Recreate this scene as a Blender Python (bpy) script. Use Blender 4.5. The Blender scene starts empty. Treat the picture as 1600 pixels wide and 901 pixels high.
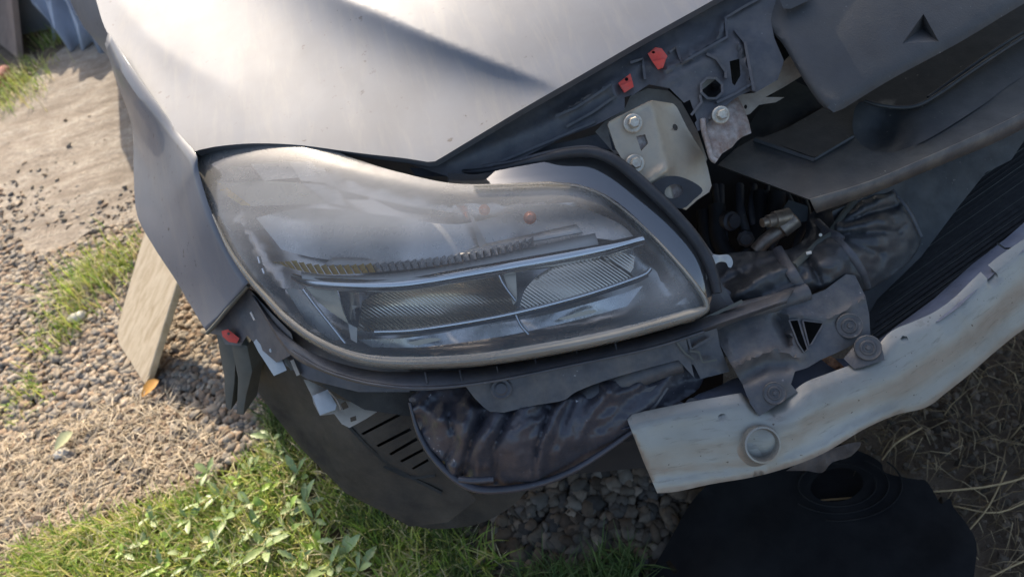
import bpy, math, random
import numpy as np
from mathutils import Vector, Matrix, noise
from mathutils.geometry import delaunay_2d_cdt
random.seed(7); rng = np.random.default_rng(7)
S = bpy.context.scene
COL = S.collection
# ------------------------------------------------------------------ camera
CAM_H, PITCH, ROLL, HFOV = 1.30, math.radians(45), math.radians(17), math.radians(70)
FPX = 800 / math.tan(HFOV / 2)
cF = np.array([0, math.cos(PITCH), -math.sin(PITCH)])
_r0 = np.array([1.0, 0, 0]); _u0 = np.array([0, math.sin(PITCH), math.cos(PITCH)])
cR = _r0 * math.cos(ROLL) - _u0 * math.sin(ROLL)
cU = _r0 * math.sin(ROLL) + _u0 * math.cos(ROLL)
cam_data = bpy.data.cameras.new('camera'); cam = bpy.data.objects.new('camera', cam_data); COL.objects.link(cam)
m = Matrix.Identity(4)
for i in range(3):
    m[i][0], m[i][1], m[i][2] = cR[i], cU[i], -cF[i]
m[2][3] = CAM_H
cam.matrix_world = m
cam_data.sensor_width = 36; cam_data.lens = 18 / math.tan(HFOV / 2)
cam_data.clip_start = 0.02; cam_data.clip_end = 500
cam_data.dof.use_dof = True; cam_data.dof.focus_distance = 0.86; cam_data.dof.aperture_fstop = 6.0
S.camera = cam
# ------------------------------------------------------------------ light
SUN_AZ, SUN_EL = math.radians(-10), math.radians(35)      # azimuth measured from +Y (behind the car) towards +X
sun_dir = Vector((math.sin(SUN_AZ) * math.cos(SUN_EL), math.cos(SUN_AZ) * math.cos(SUN_EL), math.sin(SUN_EL)))
W = bpy.data.worlds.new('World'); S.world = W; W.use_nodes = True
wn = W.node_tree.nodes; bg = wn['Background']
sky = wn.new('ShaderNodeTexSky'); sky.sky_type = 'NISHITA'; sky.sun_disc = False
sky.sun_elevation = SUN_EL; sky.sun_rotation = SUN_AZ
sky.air_density = 1.0; sky.dust_density = 3.5; sky.ozone_density = 1.0
W.node_tree.links.new(sky.outputs[0], bg.inputs[0]); bg.inputs[1].default_value = 0.145
sl = bpy.data.lights.new('sun', 'SUN'); sl.energy = 3.5; sl.angle = math.radians(0.5); sl.color = (1, 0.87, 0.70)
sun = bpy.data.objects.new('sun', sl); COL.objects.link(sun)
sun.rotation_euler = sun_dir.to_track_quat('Z', 'Y').to_euler()
S.view_settings.view_transform = 'Standard'; S.view_settings.look = 'None'
S.view_settings.exposure = 1.05; S.view_settings.gamma = 1.0
S.cycles.max_bounces = 10; S.cycles.transparent_max_bounces = 16; S.cycles.caustics_reflective = False; S.cycles.caustics_refractive = False
# ------------------------------------------------------------------ helpers: photograph ray -> place
CAMP = np.array([0, 0, CAM_H])
def rays(x, y):
    x = np.asarray(x, float); y = np.asarray(y, float)
    return cF + np.multiply.outer((x - 800) / FPX, cR) + np.multiply.outer((450.5 - y) / FPX, cU)
def P(x, y, d): return CAMP + rays(x, y) * np.asarray(d, float)[..., None]
def zd(z):                                   # depth of a horizontal plane at height z
    return lambda x, y: (CAM_H - z) / np.maximum(-rays(x, y)[..., 2], 1e-3)
def G(x, y, z=0.0): return P(x, y, zd(z)(x, y))
def tps(pts):
    p = np.array(pts, float); n = len(p); q = p[:, :2] / 500
    def U(r2): return np.where(r2 > 1e-12, r2 * np.log(np.maximum(r2, 1e-12)), 0)
    K = U(((q[:, None] - q[None]) ** 2).sum(-1)) + np.eye(n) * 1e-6
    Q = np.hstack([np.ones((n, 1)), q]); A = np.zeros((n + 3, n + 3)); A[:n, :n] = K; A[:n, n:] = Q; A[n:, :n] = Q.T
    w = np.linalg.solve(A, np.concatenate([p[:, 2], np.zeros(3)]))
    def f(x, y):
        x = np.asarray(x, float); y = np.asarray(y, float); sh = x.shape
        v = np.stack([x.ravel(), y.ravel()], 1) / 500
        r = U(((v[:, None] - q[None]) ** 2).sum(-1)) @ w[:n] + w[n] + v @ w[n + 1:]
        return r.reshape(sh)
    return f
def quad(pts):                               # smooth car panel: 1/depth as a least-squares quadratic of the photo position
    p = np.array(pts, float); B = lambda x, y: np.stack([np.ones_like(x), x, y, x * x, x * y, y * y], -1)
    w = np.linalg.lstsq(B(p[:, 0] / 1000, p[:, 1] / 1000), 1 / p[:, 2], rcond=None)[0]
    return lambda x, y: 1 / np.maximum(B(np.asarray(x, float) / 1000, np.asarray(y, float) / 1000) @ w, .25)
def lin(*pts):                               # plane (in depth) through three photo points
    return tps(pts)
def cst(d): return lambda x, y: np.full(np.shape(x), float(d))
def crv(*p, n=6):                            # Catmull-Rom through points
    p = [np.array(a, float) for a in p]; out = []
    q = [2 * p[0] - p[1]] + p + [2 * p[-1] - p[-2]]
    for i in range(1, len(q) - 2):
        for k in range(n):
            t = k / n; a, b, c, d = q[i - 1:i + 3]
            out.append(tuple(.5 * (2 * b + (c - a) * t + (2 * a - 5 * b + 4 * c - d) * t * t + (3 * b - a - 3 * c + d) * t ** 3)))
    out.append(tuple(p[-1])); return out
def resamp(poly, step, closed=True):
    out = []; n = len(poly)
    for i in range(n if closed else n - 1):
        a = np.array(poly[i], float); b = np.array(poly[(i + 1) % n], float); k = max(1, int(round(np.linalg.norm(b - a) / step)))
        out += [tuple(a + (b - a) * j / k) for j in range(k)]
    if not closed: out.append(tuple(poly[-1]))
    return out
def inside(poly, x, y):
    p = np.array(poly, float); r = np.zeros(np.shape(x), bool); j = len(p) - 1
    for i in range(len(p)):
        xi, yi = p[i]; xj, yj = p[j]
        c = ((yi > y) != (yj > y)) & (x < (xj - xi) * (y - yi) / (yj - yi + 1e-12) + xi); r ^= c; j = i
    return r
def dist(line, x, y, closed=False):
    p = np.array(line, float)
    if closed: p = np.vstack([p, p[:1]])
    best = np.full(np.shape(x), 1e9)
    for a, b in zip(p[:-1], p[1:]):
        ab = b - a; t = np.clip(((x - a[0]) * ab[0] + (y - a[1]) * ab[1]) / (ab @ ab + 1e-9), 0, 1)
        best = np.minimum(best, np.hypot(x - a[0] - t * ab[0], y - a[1] - t * ab[1]))
    return best
def circ(x, y, rx, ry=None, n=20, rot=0):
    ry = ry or rx; c, s = math.cos(math.radians(rot)), math.sin(math.radians(rot))
    return [(x + c * rx * math.cos(t) - s * ry * math.sin(t), y + s * rx * math.cos(t) + c * ry * math.sin(t)) for t in [2 * math.pi * k / n for k in range(n)]]
def nz(x, y, s=1.0, seed=0.0):               # smooth noise on pixel or metre coordinates
    return np.array([noise.noise(Vector((a * s, b * s, seed))) for a, b in zip(np.ravel(x), np.ravel(y))]).reshape(np.shape(x))
def link(name, V, Fc, mat, parent=None, smooth=True, angle=38, mats=None):
    me = bpy.data.meshes.new(name); me.from_pydata([tuple(map(float, v)) for v in V], [], [tuple(int(i) for i in f) for f in Fc]); me.validate()
    me.materials.append(mat)
    o = bpy.data.objects.new(name, me); COL.objects.link(o)
    if smooth:
        me.polygons.foreach_set('use_smooth', [True] * len(me.polygons)); me.set_sharp_from_angle(angle=math.radians(angle))
    me.update(); child(o, parent); return o
def child(o, parent):
    if parent is not None:
        o.parent = parent
        pm = Matrix.Translation(parent.location) if parent.type == 'EMPTY' else Matrix.Identity(4)
        q = parent
        pm = Matrix.Identity(4)
        while q: pm = Matrix.LocRotScale(q.location, q.rotation_euler, q.scale) @ pm if q.parent is None else Matrix.LocRotScale(q.location, q.rotation_euler, q.scale) @ pm; q = q.parent
        chain = []; q = parent
        M = Matrix.Identity(4)
        while q: chain.append(q); q = q.parent
        for q in reversed(chain): M = M @ q.matrix_parent_inverse @ Matrix.LocRotScale(q.location, q.rotation_euler, q.scale)
        o.matrix_parent_inverse = M.inverted()
def tag(o, label=None, cat=None, group=None, kind=None):
    if label: o['label'] = label
    if cat: o['category'] = cat
    if group: o['group'] = group
    if kind: o['kind'] = kind
    return o
def empty(name, loc): 
    o = bpy.data.objects.new(name, None); COL.objects.link(o); o.location = loc; o.empty_display_size = .1; return o
def fill(poly, holes=(), step=10, jit=.25):
    bl = [resamp(poly, step)] + [resamp(h, max(2, step * .6)) for h in holes]
    vs = []; es = []
    for b in bl:
        s = len(vs); vs += b; es += [(s + i, s + (i + 1) % len(b)) for i in range(len(b))]
    a = np.array(poly); x0, y0 = a.min(0); x1, y1 = a.max(0)
    gx, gy = np.meshgrid(np.arange(x0 + step * .5, x1, step), np.arange(y0 + step * .5, y1, step)); gx = gx.ravel(); gy = gy.ravel()
    gx = gx + rng.uniform(-jit, jit, gx.shape) * step; gy = gy + rng.uniform(-jit, jit, gy.shape) * step
    k = inside(poly, gx, gy) & (dist(poly, gx, gy, True) > step * .45)
    for h in holes: k &= ~inside(h, gx, gy) & (dist(h, gx, gy, True) > step * .4)
    vs += list(zip(gx[k], gy[k]))
    r = delaunay_2d_cdt([Vector(v) for v in vs], es, [], 0, 1e-4)
    v2 = np.array([tuple(v) for v in r[0]]); tri = np.array([f for f in r[2] if len(f) == 3])
    c = v2[tri].mean(1); k = inside(poly, c[:, 0], c[:, 1])
    for h in holes: k &= ~inside(h, c[:, 0], c[:, 1])
    tri = tri[k]
    A = v2[tri]; ar = (A[:, 1, 0] - A[:, 0, 0]) * (A[:, 2, 1] - A[:, 0, 1]) - (A[:, 2, 0] - A[:, 0, 0]) * (A[:, 1, 1] - A[:, 0, 1])
    tri[ar > 0] = tri[ar > 0][:, ::-1]       # pixel y runs down: this winding faces the camera
    return v2, tri
def plate(name, poly, dep, mat, parent=None, thick=.003, ext=None, holes=(), step=10, roll=None, bump=None, angle=38, post=None):
    if not callable(dep): dep = tps(dep) if isinstance(dep, (list, tuple)) else cst(dep)
    v2, tri = fill(poly, holes, step)
    x, y = v2[:, 0], v2[:, 1]; d = dep(x, y)
    if roll: d = d + roll[0] * np.exp(-(dist(poly, x, y, True) / roll[1]) ** 1.5)
    if bump: d = d + bump(x, y)
    V = P(x, y, d)
    if post is not None: V = post(V, x, y)
    n = len(V)
    if thick or ext is not None:
        B = V + (np.array(ext) if ext is not None else rays(x, y) * thick)
        e = {}
        for t in tri:
            for i in range(3):
                a, b = int(t[i]), int(t[(i + 1) % 3])
                if (b, a) in e: del e[(b, a)]
                else: e[(a, b)] = 1
        F = [tuple(t) for t in tri] + [tuple(n + t[::-1]) for t in tri] + [(b, a, a + n, b + n) for a, b in e]
        V = np.vstack([V, B])
    else: F = [tuple(t) for t in tri]
    return link(name, V, F, mat, parent, angle=angle)
def loft(name, rows, mat, parent=None, thick=.0, close=False, angle=60, n=6, raw=False):   # rows of (x,y,d) photo points, same count
    R = [crv(*r, n=n) if n > 1 else r for r in rows]
    A = np.array(R, float); nr, nc = A.shape[:2]
    V = A.reshape(-1, 3) if raw else P(A[..., 0].ravel(), A[..., 1].ravel(), A[..., 2].ravel())
    F = [(i * nc + j, i * nc + j + 1, (i + 1) * nc + j + 1, (i + 1) * nc + j) for i in range(nr - 1) for j in range(nc - 1)]
    a, b, c = V[F[len(F) // 2][0]], V[F[len(F) // 2][1]], V[F[len(F) // 2][2]]
    if np.dot(np.cross(b - a, c - a), a - CAMP) > 0: F = [f[::-1] for f in F]
    o = link(name, V, F, mat, parent, angle=angle)
    if thick:
        s = o.modifiers.new('solid', 'SOLIDIFY'); s.thickness = thick; s.offset = -1
    return o
def tube(name, pts, r, mat, parent=None, n=10, cap=True, flat=1.0, sm=5):      # pts photo (x,y,d)
    p3 = [P(*q) for q in (crv(*pts, n=sm) if len(pts) > 2 else pts)]
    return tube3(name, p3, r, mat, parent, n, flat)
def tube3(name, p3, r, mat, parent=None, n=10, flat=1.0):
    V, F = tube_vf(p3, r, n, flat); return link(name, V, F, mat, parent, angle=50)
def tube_vf(p3, r, n=10, flat=1.0):
    p3 = [np.array(p, float) for p in p3]; k = len(p3); V = []; F = []
    rr = r if hasattr(r, '__len__') else [r] * k
    if len(rr) != k: rr = np.interp(np.linspace(0, 1, k), np.linspace(0, 1, len(rr)), rr)
    up = None
    for i in range(k):
        t = p3[min(i + 1, k - 1)] - p3[max(i - 1, 0)]; t /= np.linalg.norm(t) + 1e-12
        v = p3[i] - CAMP if up is None else up
        a = np.cross(t, v); a /= np.linalg.norm(a) + 1e-12; b = np.cross(a, t); up = b
        for j in range(n):
            w = 2 * math.pi * j / n; V.append(p3[i] + rr[i] * (a * math.cos(w) + b * math.sin(w) * flat))
    for i in range(k - 1):
        for j in range(n): F.append((i * n + j, i * n + (j + 1) % n, (i + 1) * n + (j + 1) % n, (i + 1) * n + j))
    F.append(tuple(range(n))[::-1]); F.append(tuple((k - 1) * n + j for j in range(n)))
    a, b, c = V[0], V[1], V[n]
    if np.dot(np.cross(b - a, c - a), a - p3[0]) < 0: F = [f[::-1] for f in F]
    return V, F
def frame(ax):
    ax = Vector(ax).normalized(); q = ax.to_track_quat('Z', 'Y'); return q
def lathe(name, org, ax, prof, mat, parent=None, n=20, angle=35, sx=1.0):
    q = frame(ax); V = []; F = []
    for r, h in prof:
        for j in range(n):
            w = 2 * math.pi * j / n; V.append(Vector(org) + q @ Vector((r * math.cos(w) * sx, r * math.sin(w), h)))
    for i in range(len(prof) - 1):
        for j in range(n): F.append((i * n + j, i * n + (j + 1) % n, (i + 1) * n + (j + 1) % n, (i + 1) * n + j))
    F.append(tuple(range(n))[::-1]); F.append(tuple((len(prof) - 1) * n + j for j in range(n)))
    return link(name, V, F, mat, parent, angle=angle)
def towards(x, y, tilt=(0, 0, 0)):
    v = -rays(x, y); v = v / np.linalg.norm(v) + np.array(tilt); return v / np.linalg.norm(v)
def bolt(x, y, d, rpx, mat, parent, ax=None, washer=True, name='bolt'):
    ax = towards(x, y, (0.25, -.1, .2)) if ax is None else ax
    r = rpx * d / FPX; o = P(x, y, d)
    prof = [(r * .62, r * .12), (r * .62, r * .75), (r * .5, r * .9), (r * .3, r * .86)]
    b = lathe(name, o, ax, prof, mat, parent, n=6, angle=20)
    if washer:
        me = b.data
        q = frame(ax); V = [v.co.copy() for v in me.vertices]; F = [tuple(p.vertices) for p in me.polygons]; s = len(V); n = 20
        wp = [(r * 1.0, -r * .1), (r * 1.0, r * .12), (r * .9, r * .2), (r * .6, r * .22)]
        for rr, h in wp:
            for j in range(n):
                w = 2 * math.pi * j / n; V.append(Vector(o) + q @ Vector((rr * math.cos(w), rr * math.sin(w), h)))
        for i in range(len(wp) - 1):
            for j in range(n): F.append((s + i * n + j, s + i * n + (j + 1) % n, s + (i + 1) * n + (j + 1) % n, s + (i + 1) * n + j))
        F.append(tuple(s + j for j in range(n))[::-1]); F.append(tuple(s + 3 * n + j for j in range(n)))
        pi = b.matrix_parent_inverse.copy(); nm = b.name; bpy.data.objects.remove(b)
        b = link(name, V, F, mat, parent, angle=25)
    return b
def fin(name, line, dep, mat, parent, h=.008, w=.0015, ext=None):              # thin upstanding rib along a photo line
    V = []; F = []
    L = resamp(line, 12, False)
    d = [float(dep(np.array(x), np.array(y))) if callable(dep) else dep for x, y in L]
    P3 = [P(x, y, q) for (x, y), q in zip(L, d)]
    for i, p in enumerate(P3):
        t = P3[min(i + 1, len(L) - 1)] - P3[max(i - 1, 0)]; v = CAMP - p; v /= np.linalg.norm(v)
        up = v if ext is None else np.array(ext); s = np.cross(t, v); s /= np.linalg.norm(s) + 1e-12
        for a, b in ((-1, 0), (-1, 1), (1, 1), (1, 0)): V.append(p + s * a * w + up * b * h)
    for i in range(len(L) - 1):
        for j in range(4): F.append((i * 4 + j, i * 4 + (j + 1) % 4, i * 4 + 4 + (j + 1) % 4, i * 4 + 4 + j))
    F += [(0, 1, 2, 3), tuple((len(L) - 1) * 4 + j for j in (3, 2, 1, 0))]
    return link(name, V, F, mat, parent, smooth=False)
def ridges(lst):                              # lst of (polyline, width_px, height_m): height > 0 rises toward the camera
    def f(x, y):
        z = np.zeros(np.shape(x))
        for L, w, h in lst: z -= h * np.exp(-(dist(L, x, y) / w) ** 2)
        return z
    return f
# ------------------------------------------------------------------ materials
def nodes(name):
    mt = bpy.data.materials.new(name); mt.use_nodes = True; nt = mt.node_tree; return mt, nt, nt.nodes['Principled BSDF']
def ramp(nt, fac, stops):
    r = nt.nodes.new('ShaderNodeValToRGB'); e = r.color_ramp.elements
    while len(e) < len(stops): e.new(.5)
    for k, (p, c) in zip(e, stops): k.position = p; k.color = (*c, 1) if len(c) == 3 else c
    nt.links.new(fac, r.inputs[0]); return r.outputs[0]
def tnoise(nt, scale, detail=4, rough=.55, vec=None, dist_=0):
    n = nt.nodes.new('ShaderNodeTexNoise'); n.inputs['Scale'].default_value = scale; n.inputs['Detail'].default_value = detail
    n.inputs['Roughness'].default_value = rough; n.inputs['Distortion'].default_value = dist_
    if vec is None:
        tc = nt.nodes.new('ShaderNodeTexCoord'); vec = tc.outputs['Object']
    nt.links.new(vec, n.inputs['Vector']); return n.outputs['Fac']
def mapping(nt, rot=(0, 0, 0), sc=(1, 1, 1)):
    tc = nt.nodes.new('ShaderNodeTexCoord'); mp = nt.nodes.new('ShaderNodeMapping')
    mp.inputs['Rotation'].default_value = rot; mp.inputs['Scale'].default_value = sc
    nt.links.new(tc.outputs['Object'], mp.inputs[0]); return mp.outputs[0]
def mixc(nt, fac, a, b, mode='MIX'):
    mx = nt.nodes.new('ShaderNodeMix'); mx.data_type = 'RGBA'; mx.blend_type = mode
    for s, v in ((0, fac), (6, a), (7, b)):
        if hasattr(v, 'links'): nt.links.new(v, mx.inputs[s])
        else: mx.inputs[s].default_value = v if s == 0 else (*v, 1)
    return mx.outputs[2]
def bump(nt, b, h, strength=.3, distance=.002):
    bp = nt.nodes.new('ShaderNodeBump'); bp.inputs['Strength'].default_value = strength; bp.inputs['Distance'].default_value = distance
    nt.links.new(h, bp.inputs['Height']); nt.links.new(bp.outputs[0], b.inputs['Normal'])
def M(name, col, rough=.5, metal=0.0, var=.25, scale=25, dirt=None, dirt_amt=.5, dirt_scale=9, grain=None, coat=0, spec=.5, specks=None):
    mt, nt, b = nodes(name)
    c0 = tuple(v * (1 - var) for v in col); c1 = tuple(min(1, v * (1 + var)) for v in col)
    c = ramp(nt, tnoise(nt, scale, 6, .65), [(.3, c0), (.7, c1)])
    if dirt:
        f = ramp(nt, tnoise(nt, dirt_scale, 7, .7), [(.62 - dirt_amt * .35, (0, 0, 0)), (.85 - dirt_amt * .2, (1, 1, 1))])
        c = mixc(nt, f, c, dirt)
    if specks:
        f = ramp(nt, tnoise(nt, 160, 2, .5), [(.70, (0, 0, 0)), (.76, (1, 1, 1))]); g = ramp(nt, tnoise(nt, 12, 3, .5), [(.5, (0, 0, 0)), (.65, (1, 1, 1))])
        f = mixc(nt, 1.0, f, g, 'MULTIPLY'); c = mixc(nt, f, c, specks)
    nt.links.new(c, b.inputs['Base Color'])
    rr = ramp(nt, tnoise(nt, scale * 1.7, 5, .6), [(.3, (max(0, rough - .1),) * 3), (.7, (min(1, rough + .12),) * 3)]); nt.links.new(rr, b.inputs['Roughness'])
    b.inputs['Metallic'].default_value = metal; b.inputs['Coat Weight'].default_value = coat; b.inputs['Coat Roughness'].default_value = .08
    b.inputs['Specular IOR Level'].default_value = spec
    if grain: bump(nt, b, tnoise(nt, grain[0], 4, .6), grain[1], grain[2])
    return mt
DUST = (.17, .15, .125)
m_paint, nt, b = nodes('silver_paint')
c = ramp(nt, tnoise(nt, 9, 6, .65), [(.35, (.142, .153, .175)), (.7, (.128, .134, .148))])
f = ramp(nt, tnoise(nt, 75, 3, .6), [(.655, (0, 0, 0)), (.70, (1, 1, 1))]); g_ = ramp(nt, tnoise(nt, 6, 3, .5), [(.48, (0, 0, 0)), (.62, (.8, .8, .8))])
c = mixc(nt, mixc(nt, 1.0, f, g_, 'MULTIPLY'), c, (.06, .05, .045))
f = ramp(nt, tnoise(nt, 9, 6, .7, mapping(nt, (0, 0, .5), (6, 1, 1)), .4), [(.5, (0, 0, 0)), (.78, (.55, .55, .55))]); c = mixc(nt, f, c, (.19, .187, .183))
nt.links.new(c, b.inputs['Base Color']); b.inputs['Metallic'].default_value = .12; b.inputs['Specular IOR Level'].default_value = .15
nt.links.new(ramp(nt, tnoise(nt, 5, 5, .6, mapping(nt, (0, 0, .4), (3, 1, 1))), [(.3, (.52,) * 3), (.7, (.6,) * 3)]), b.inputs['Roughness'])
b.inputs['Coat Weight'].default_value = .22; b.inputs['Coat Roughness'].default_value = .07
m_black = M('black_plastic', (.058, .058, .062), .48, 0, .3, 40, dirt=(.125, .11, .095), dirt_amt=.6, dirt_scale=26, grain=(350, .25, .001), specks=(.3, .29, .27))
m_trim = M('trim_plastic', (.062, .062, .068), .5, 0, .25, 30, dirt=(.12, .108, .098), dirt_amt=.55, dirt_scale=18, grain=(300, .2, .001), specks=(.25, .24, .22))
m_shroud = M('shroud_plastic', (.042, .042, .044), .6, 0, .2, 18, dirt=(.06, .058, .055), dirt_amt=.8, dirt_scale=12, grain=(420, .3, .001), specks=(.2, .2, .19))
m_duct = M('duct_plastic', (.018, .020, .021), .5, 0, .3, 30, dirt=(.045, .044, .040), dirt_amt=.5, dirt_scale=16, grain=(300, .2, .001), specks=(.25, .24, .2))
m_rubber = M('seal_rubber', (.02, .021, .024), .55, 0, .3, 40)
m_steel = M('galvanised_steel', (.42, .35, .26), .5, .5, .12, 30, dirt=(.30, .27, .22), dirt_amt=.45, dirt_scale=30, grain=(200, .15, .0008))
m_cast = M('rough_zinc', (.34, .30, .27), .62, .5, .4, 70, dirt=(.22, .13, .09), dirt_amt=.6, dirt_scale=60, grain=(160, .7, .002))
m_bolt = M('bolt_metal', (.50, .46, .38), .45, .6, .2, 120, dirt=(.28, .2, .13), dirt_amt=.4, dirt_scale=80)
m_sill = M('cream_painted_steel', (.42, .37, .30), .55, .1, .15, 25, dirt=(.22, .19, .16), dirt_amt=.5, dirt_scale=18)
m_tab = M('grey_bracket', (.40, .41, .40), .4, .4, .1, 30, dirt=(.28, .27, .24), dirt_amt=.4)
m_red = M('red_plastic', (.62, .055, .03), .42, 0, .15, 60, dirt=(.35, .08, .06), dirt_amt=.5, dirt_scale=60)
m_bag = M('black_vinyl', (.042, .042, .050), .36, 0, .4, 14, dirt=(.062, .060, .070), dirt_amt=.8, dirt_scale=11, grain=(90, .35, .003), specks=(.45, .45, .47))
m_wrap = M('black_wrap', (.030, .031, .033), .42, 0, .4, 20, dirt=(.05, .051, .052), dirt_amt=.8, dirt_scale=14, grain=(120, .25, .002), specks=(.2, .19, .16))
m_rad = M('radiator_black', (.013, .012, .011), .6, 0, .3, 60)
m_fin = M('radiator_tube', (.014, .012, .011), .6, .2, .5, 150, dirt=(.07, .05, .035), dirt_amt=.3, dirt_scale=60)
m_beamtop = M('beam_top', (.20, .22, .28), .5, .3, .2, 25, dirt=(.12, .12, .14), dirt_amt=.4, specks=(.02, .02, .02))
m_pipe = M('dull_pipe', (.32, .26, .20), .42, .6, .25, 60, dirt=(.13, .10, .08), dirt_amt=.6, dirt_scale=50)
m_rust = M('rusty_foam', (.20, .09, .04), .9, 0, .6, 120, grain=(140, 1, .004))
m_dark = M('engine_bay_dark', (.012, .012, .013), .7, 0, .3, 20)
m_liner = M('wheel_arch_liner', (.026, .026, .025), .7, 0, .3, 14, dirt=(.075, .068, .055), dirt_amt=.75, spec=.25, dirt_scale=9, grain=(260, .4, .0015))
m_hang = M('dusty_plastic', (.075, .075, .06), .6, 0, .2, 20, dirt=(.12, .11, .085), dirt_amt=.6)
m_house = M('lamp_housing', (.60, .56, .51), .24, .85, .1, 10)
m_tyre = M('tyre_rubber', (.02, .02, .021), .8, 0, .3, 40)
m_glass, nt, b = nodes('dark_glass'); b.inputs['Base Color'].default_value = (.02, .022, .024, 1); b.inputs['Roughness'].default_value = .05
m_chrome = M('chrome', (.80, .79, .77), .10, 1.0, .04, 20)
m_satin = M('satin_chrome', (.80, .76, .70), .28, .35, .08, 25)
m_sun_gold = M('sun_gold_reflector', (1.0, .60, .12), .32, .45, .15, 60)  # golden sunlight at the lamp's outer end put into the colour
m_grib = M('grey_reflector', (.75, .72, .68), .25, .6, .15, 60)
m_ledge = M('pearl_reflector', (.90, .82, .72), .3, .0, .08, 30)
m_facet = M('warm_facet', (.92, .78, .58), .3, .1, .1, 30)
m_bulb = M('bulb_amber', (.75, .2, .08), .2, .0, .1, 30)
def bowl_mat(name, ang, dens):
    mt, nt, b = nodes(name)
    b.inputs['Base Color'].default_value = (.80, .70, .56, 1); b.inputs['Metallic'].default_value = .95; b.inputs['Roughness'].default_value = .22
    tc = nt.nodes.new('ShaderNodeTexCoord'); dt = nt.nodes.new('ShaderNodeVectorMath'); dt.operation = 'DOT_PRODUCT'; nt.links.new(tc.outputs['Object'], dt.inputs[0]); dt.inputs[1].default_value = ang
    mu = nt.nodes.new('ShaderNodeMath'); mu.operation = 'MULTIPLY'; mu.inputs[1].default_value = dens; nt.links.new(dt.outputs['Value'], mu.inputs[0])
    si = nt.nodes.new('ShaderNodeMath'); si.operation = 'SINE'; nt.links.new(mu.outputs[0], si.inputs[0])
    bump(nt, b, si.outputs[0], .35, .0010); return mt
m_bowl = bowl_mat('ribbed_reflector', tuple(.57 * cR + .82 * cU), 2 * math.pi / .0034)   # fine moulded flutes, 3.4 mm apart
def lens_mat(name, lo, hi, tint, scl, rough=.06, ior=1.5, wear=False):
    mt, nt, b = nodes(name); nt.nodes.remove(b); out = nt.nodes['Material Output']
    hz0 = nt.nodes.new('ShaderNodeMixShader'); hz0.inputs[0].default_value = .28; tlu = nt.nodes.new('ShaderNodeBsdfTranslucent'); tlu.inputs[0].default_value = (*tint, 1)
    tr = nt.nodes.new('ShaderNodeBsdfTransparent'); tr.inputs[0].default_value = (.93, .93, .92, 1)
    hz = nt.nodes.new('ShaderNodeBsdfPrincipled'); hz.inputs['Base Color'].default_value = (*tint, 1); hz.inputs['Roughness'].default_value = .5
    hz.inputs['Specular IOR Level'].default_value = .2
    n1 = tnoise(nt, 4, 3, .5, mapping(nt, (.2, .1, .5), (1, 1.6, 3.2)), .3); n2 = tnoise(nt, scl, 6, .7, mapping(nt, (.2, .1, .5), (1, 2, 6)))
    ad = nt.nodes.new('ShaderNodeMath'); ad.operation = 'MULTIPLY_ADD'; nt.links.new(n2, ad.inputs[0]); ad.inputs[1].default_value = .35; nt.links.new(n1, ad.inputs[2])
    f = ramp(nt, ad.outputs[0], [(.42, (lo,) * 3), (.88, (hi,) * 3)])
    if wear:
        at = nt.nodes.new('ShaderNodeAttribute'); at.attribute_name = 'wear'; f = mixc(nt, 1.0, f, at.outputs['Color'], 'MULTIPLY')
    mx = nt.nodes.new('ShaderNodeMixShader'); nt.links.new(f, mx.inputs[0]); nt.links.new(tr.outputs[0], mx.inputs[1]); nt.links.new(hz.outputs[0], hz0.inputs[1]); nt.links.new(tlu.outputs[0], hz0.inputs[2]); nt.links.new(hz0.outputs[0], mx.inputs[2])
    gl = nt.nodes.new('ShaderNodeBsdfGlossy'); gl.inputs['Roughness'].default_value = rough
    fr = nt.nodes.new('ShaderNodeFresnel'); fr.inputs[0].default_value = ior
    m2 = nt.nodes.new('ShaderNodeMixShader'); nt.links.new(fr.outputs[0], m2.inputs[0]); nt.links.new(mx.outputs[0], m2.inputs[1]); nt.links.new(gl.outputs[0], m2.inputs[2])
    nt.links.new(m2.outputs[0], out.inputs[0]); return mt
m_lens = lens_mat('hazed_polycarbonate', .22, .38, (.74, .715, .67), 40, .06, 1.5, True)
m_side = lens_mat('clear_polycarbonate', .02, .10, (.4, .4, .4), 30, .03, 2.6)
m_rim = lens_mat('yellowed_polycarbonate', .22, .46, (.62, .57, .47), 30, .08, 1.6)
# grimy beam
m_beam, nt, b = nodes('grimy_beam_paint')
c = ramp(nt, tnoise(nt, 9, 6, .6), [(.3, (.25, .238, .205)), (.7, (.33, .32, .285))])
f = ramp(nt, tnoise(nt, 6, 7, .65, mapping(nt, (0, 0, .1), (.8, 2, 5)), .5), [(.50, (0, 0, 0)), (.72, (.5, .5, .5))]); c = mixc(nt, f, c, (.17, .135, .095))
f = ramp(nt, tnoise(nt, 26, 8, .75, mapping(nt, (0, 0, .1), (1, 2, 9)), .3), [(.56, (0, 0, 0)), (.70, (.6, .6, .6))]); c = mixc(nt, f, c, (.13, .11, .09))
f = ramp(nt, tnoise(nt, 240, 2, .5), [(.72, (0, 0, 0)), (.76, (1, 1, 1))]); c = mixc(nt, f, c, (.1, .08, .06))
nt.links.new(c, b.inputs['Base Color']); b.inputs['Roughness'].default_value = .42; b.inputs['Metallic'].default_value = .5; bump(nt, b, tnoise(nt, 40, 5, .6), .15, .002)
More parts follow.
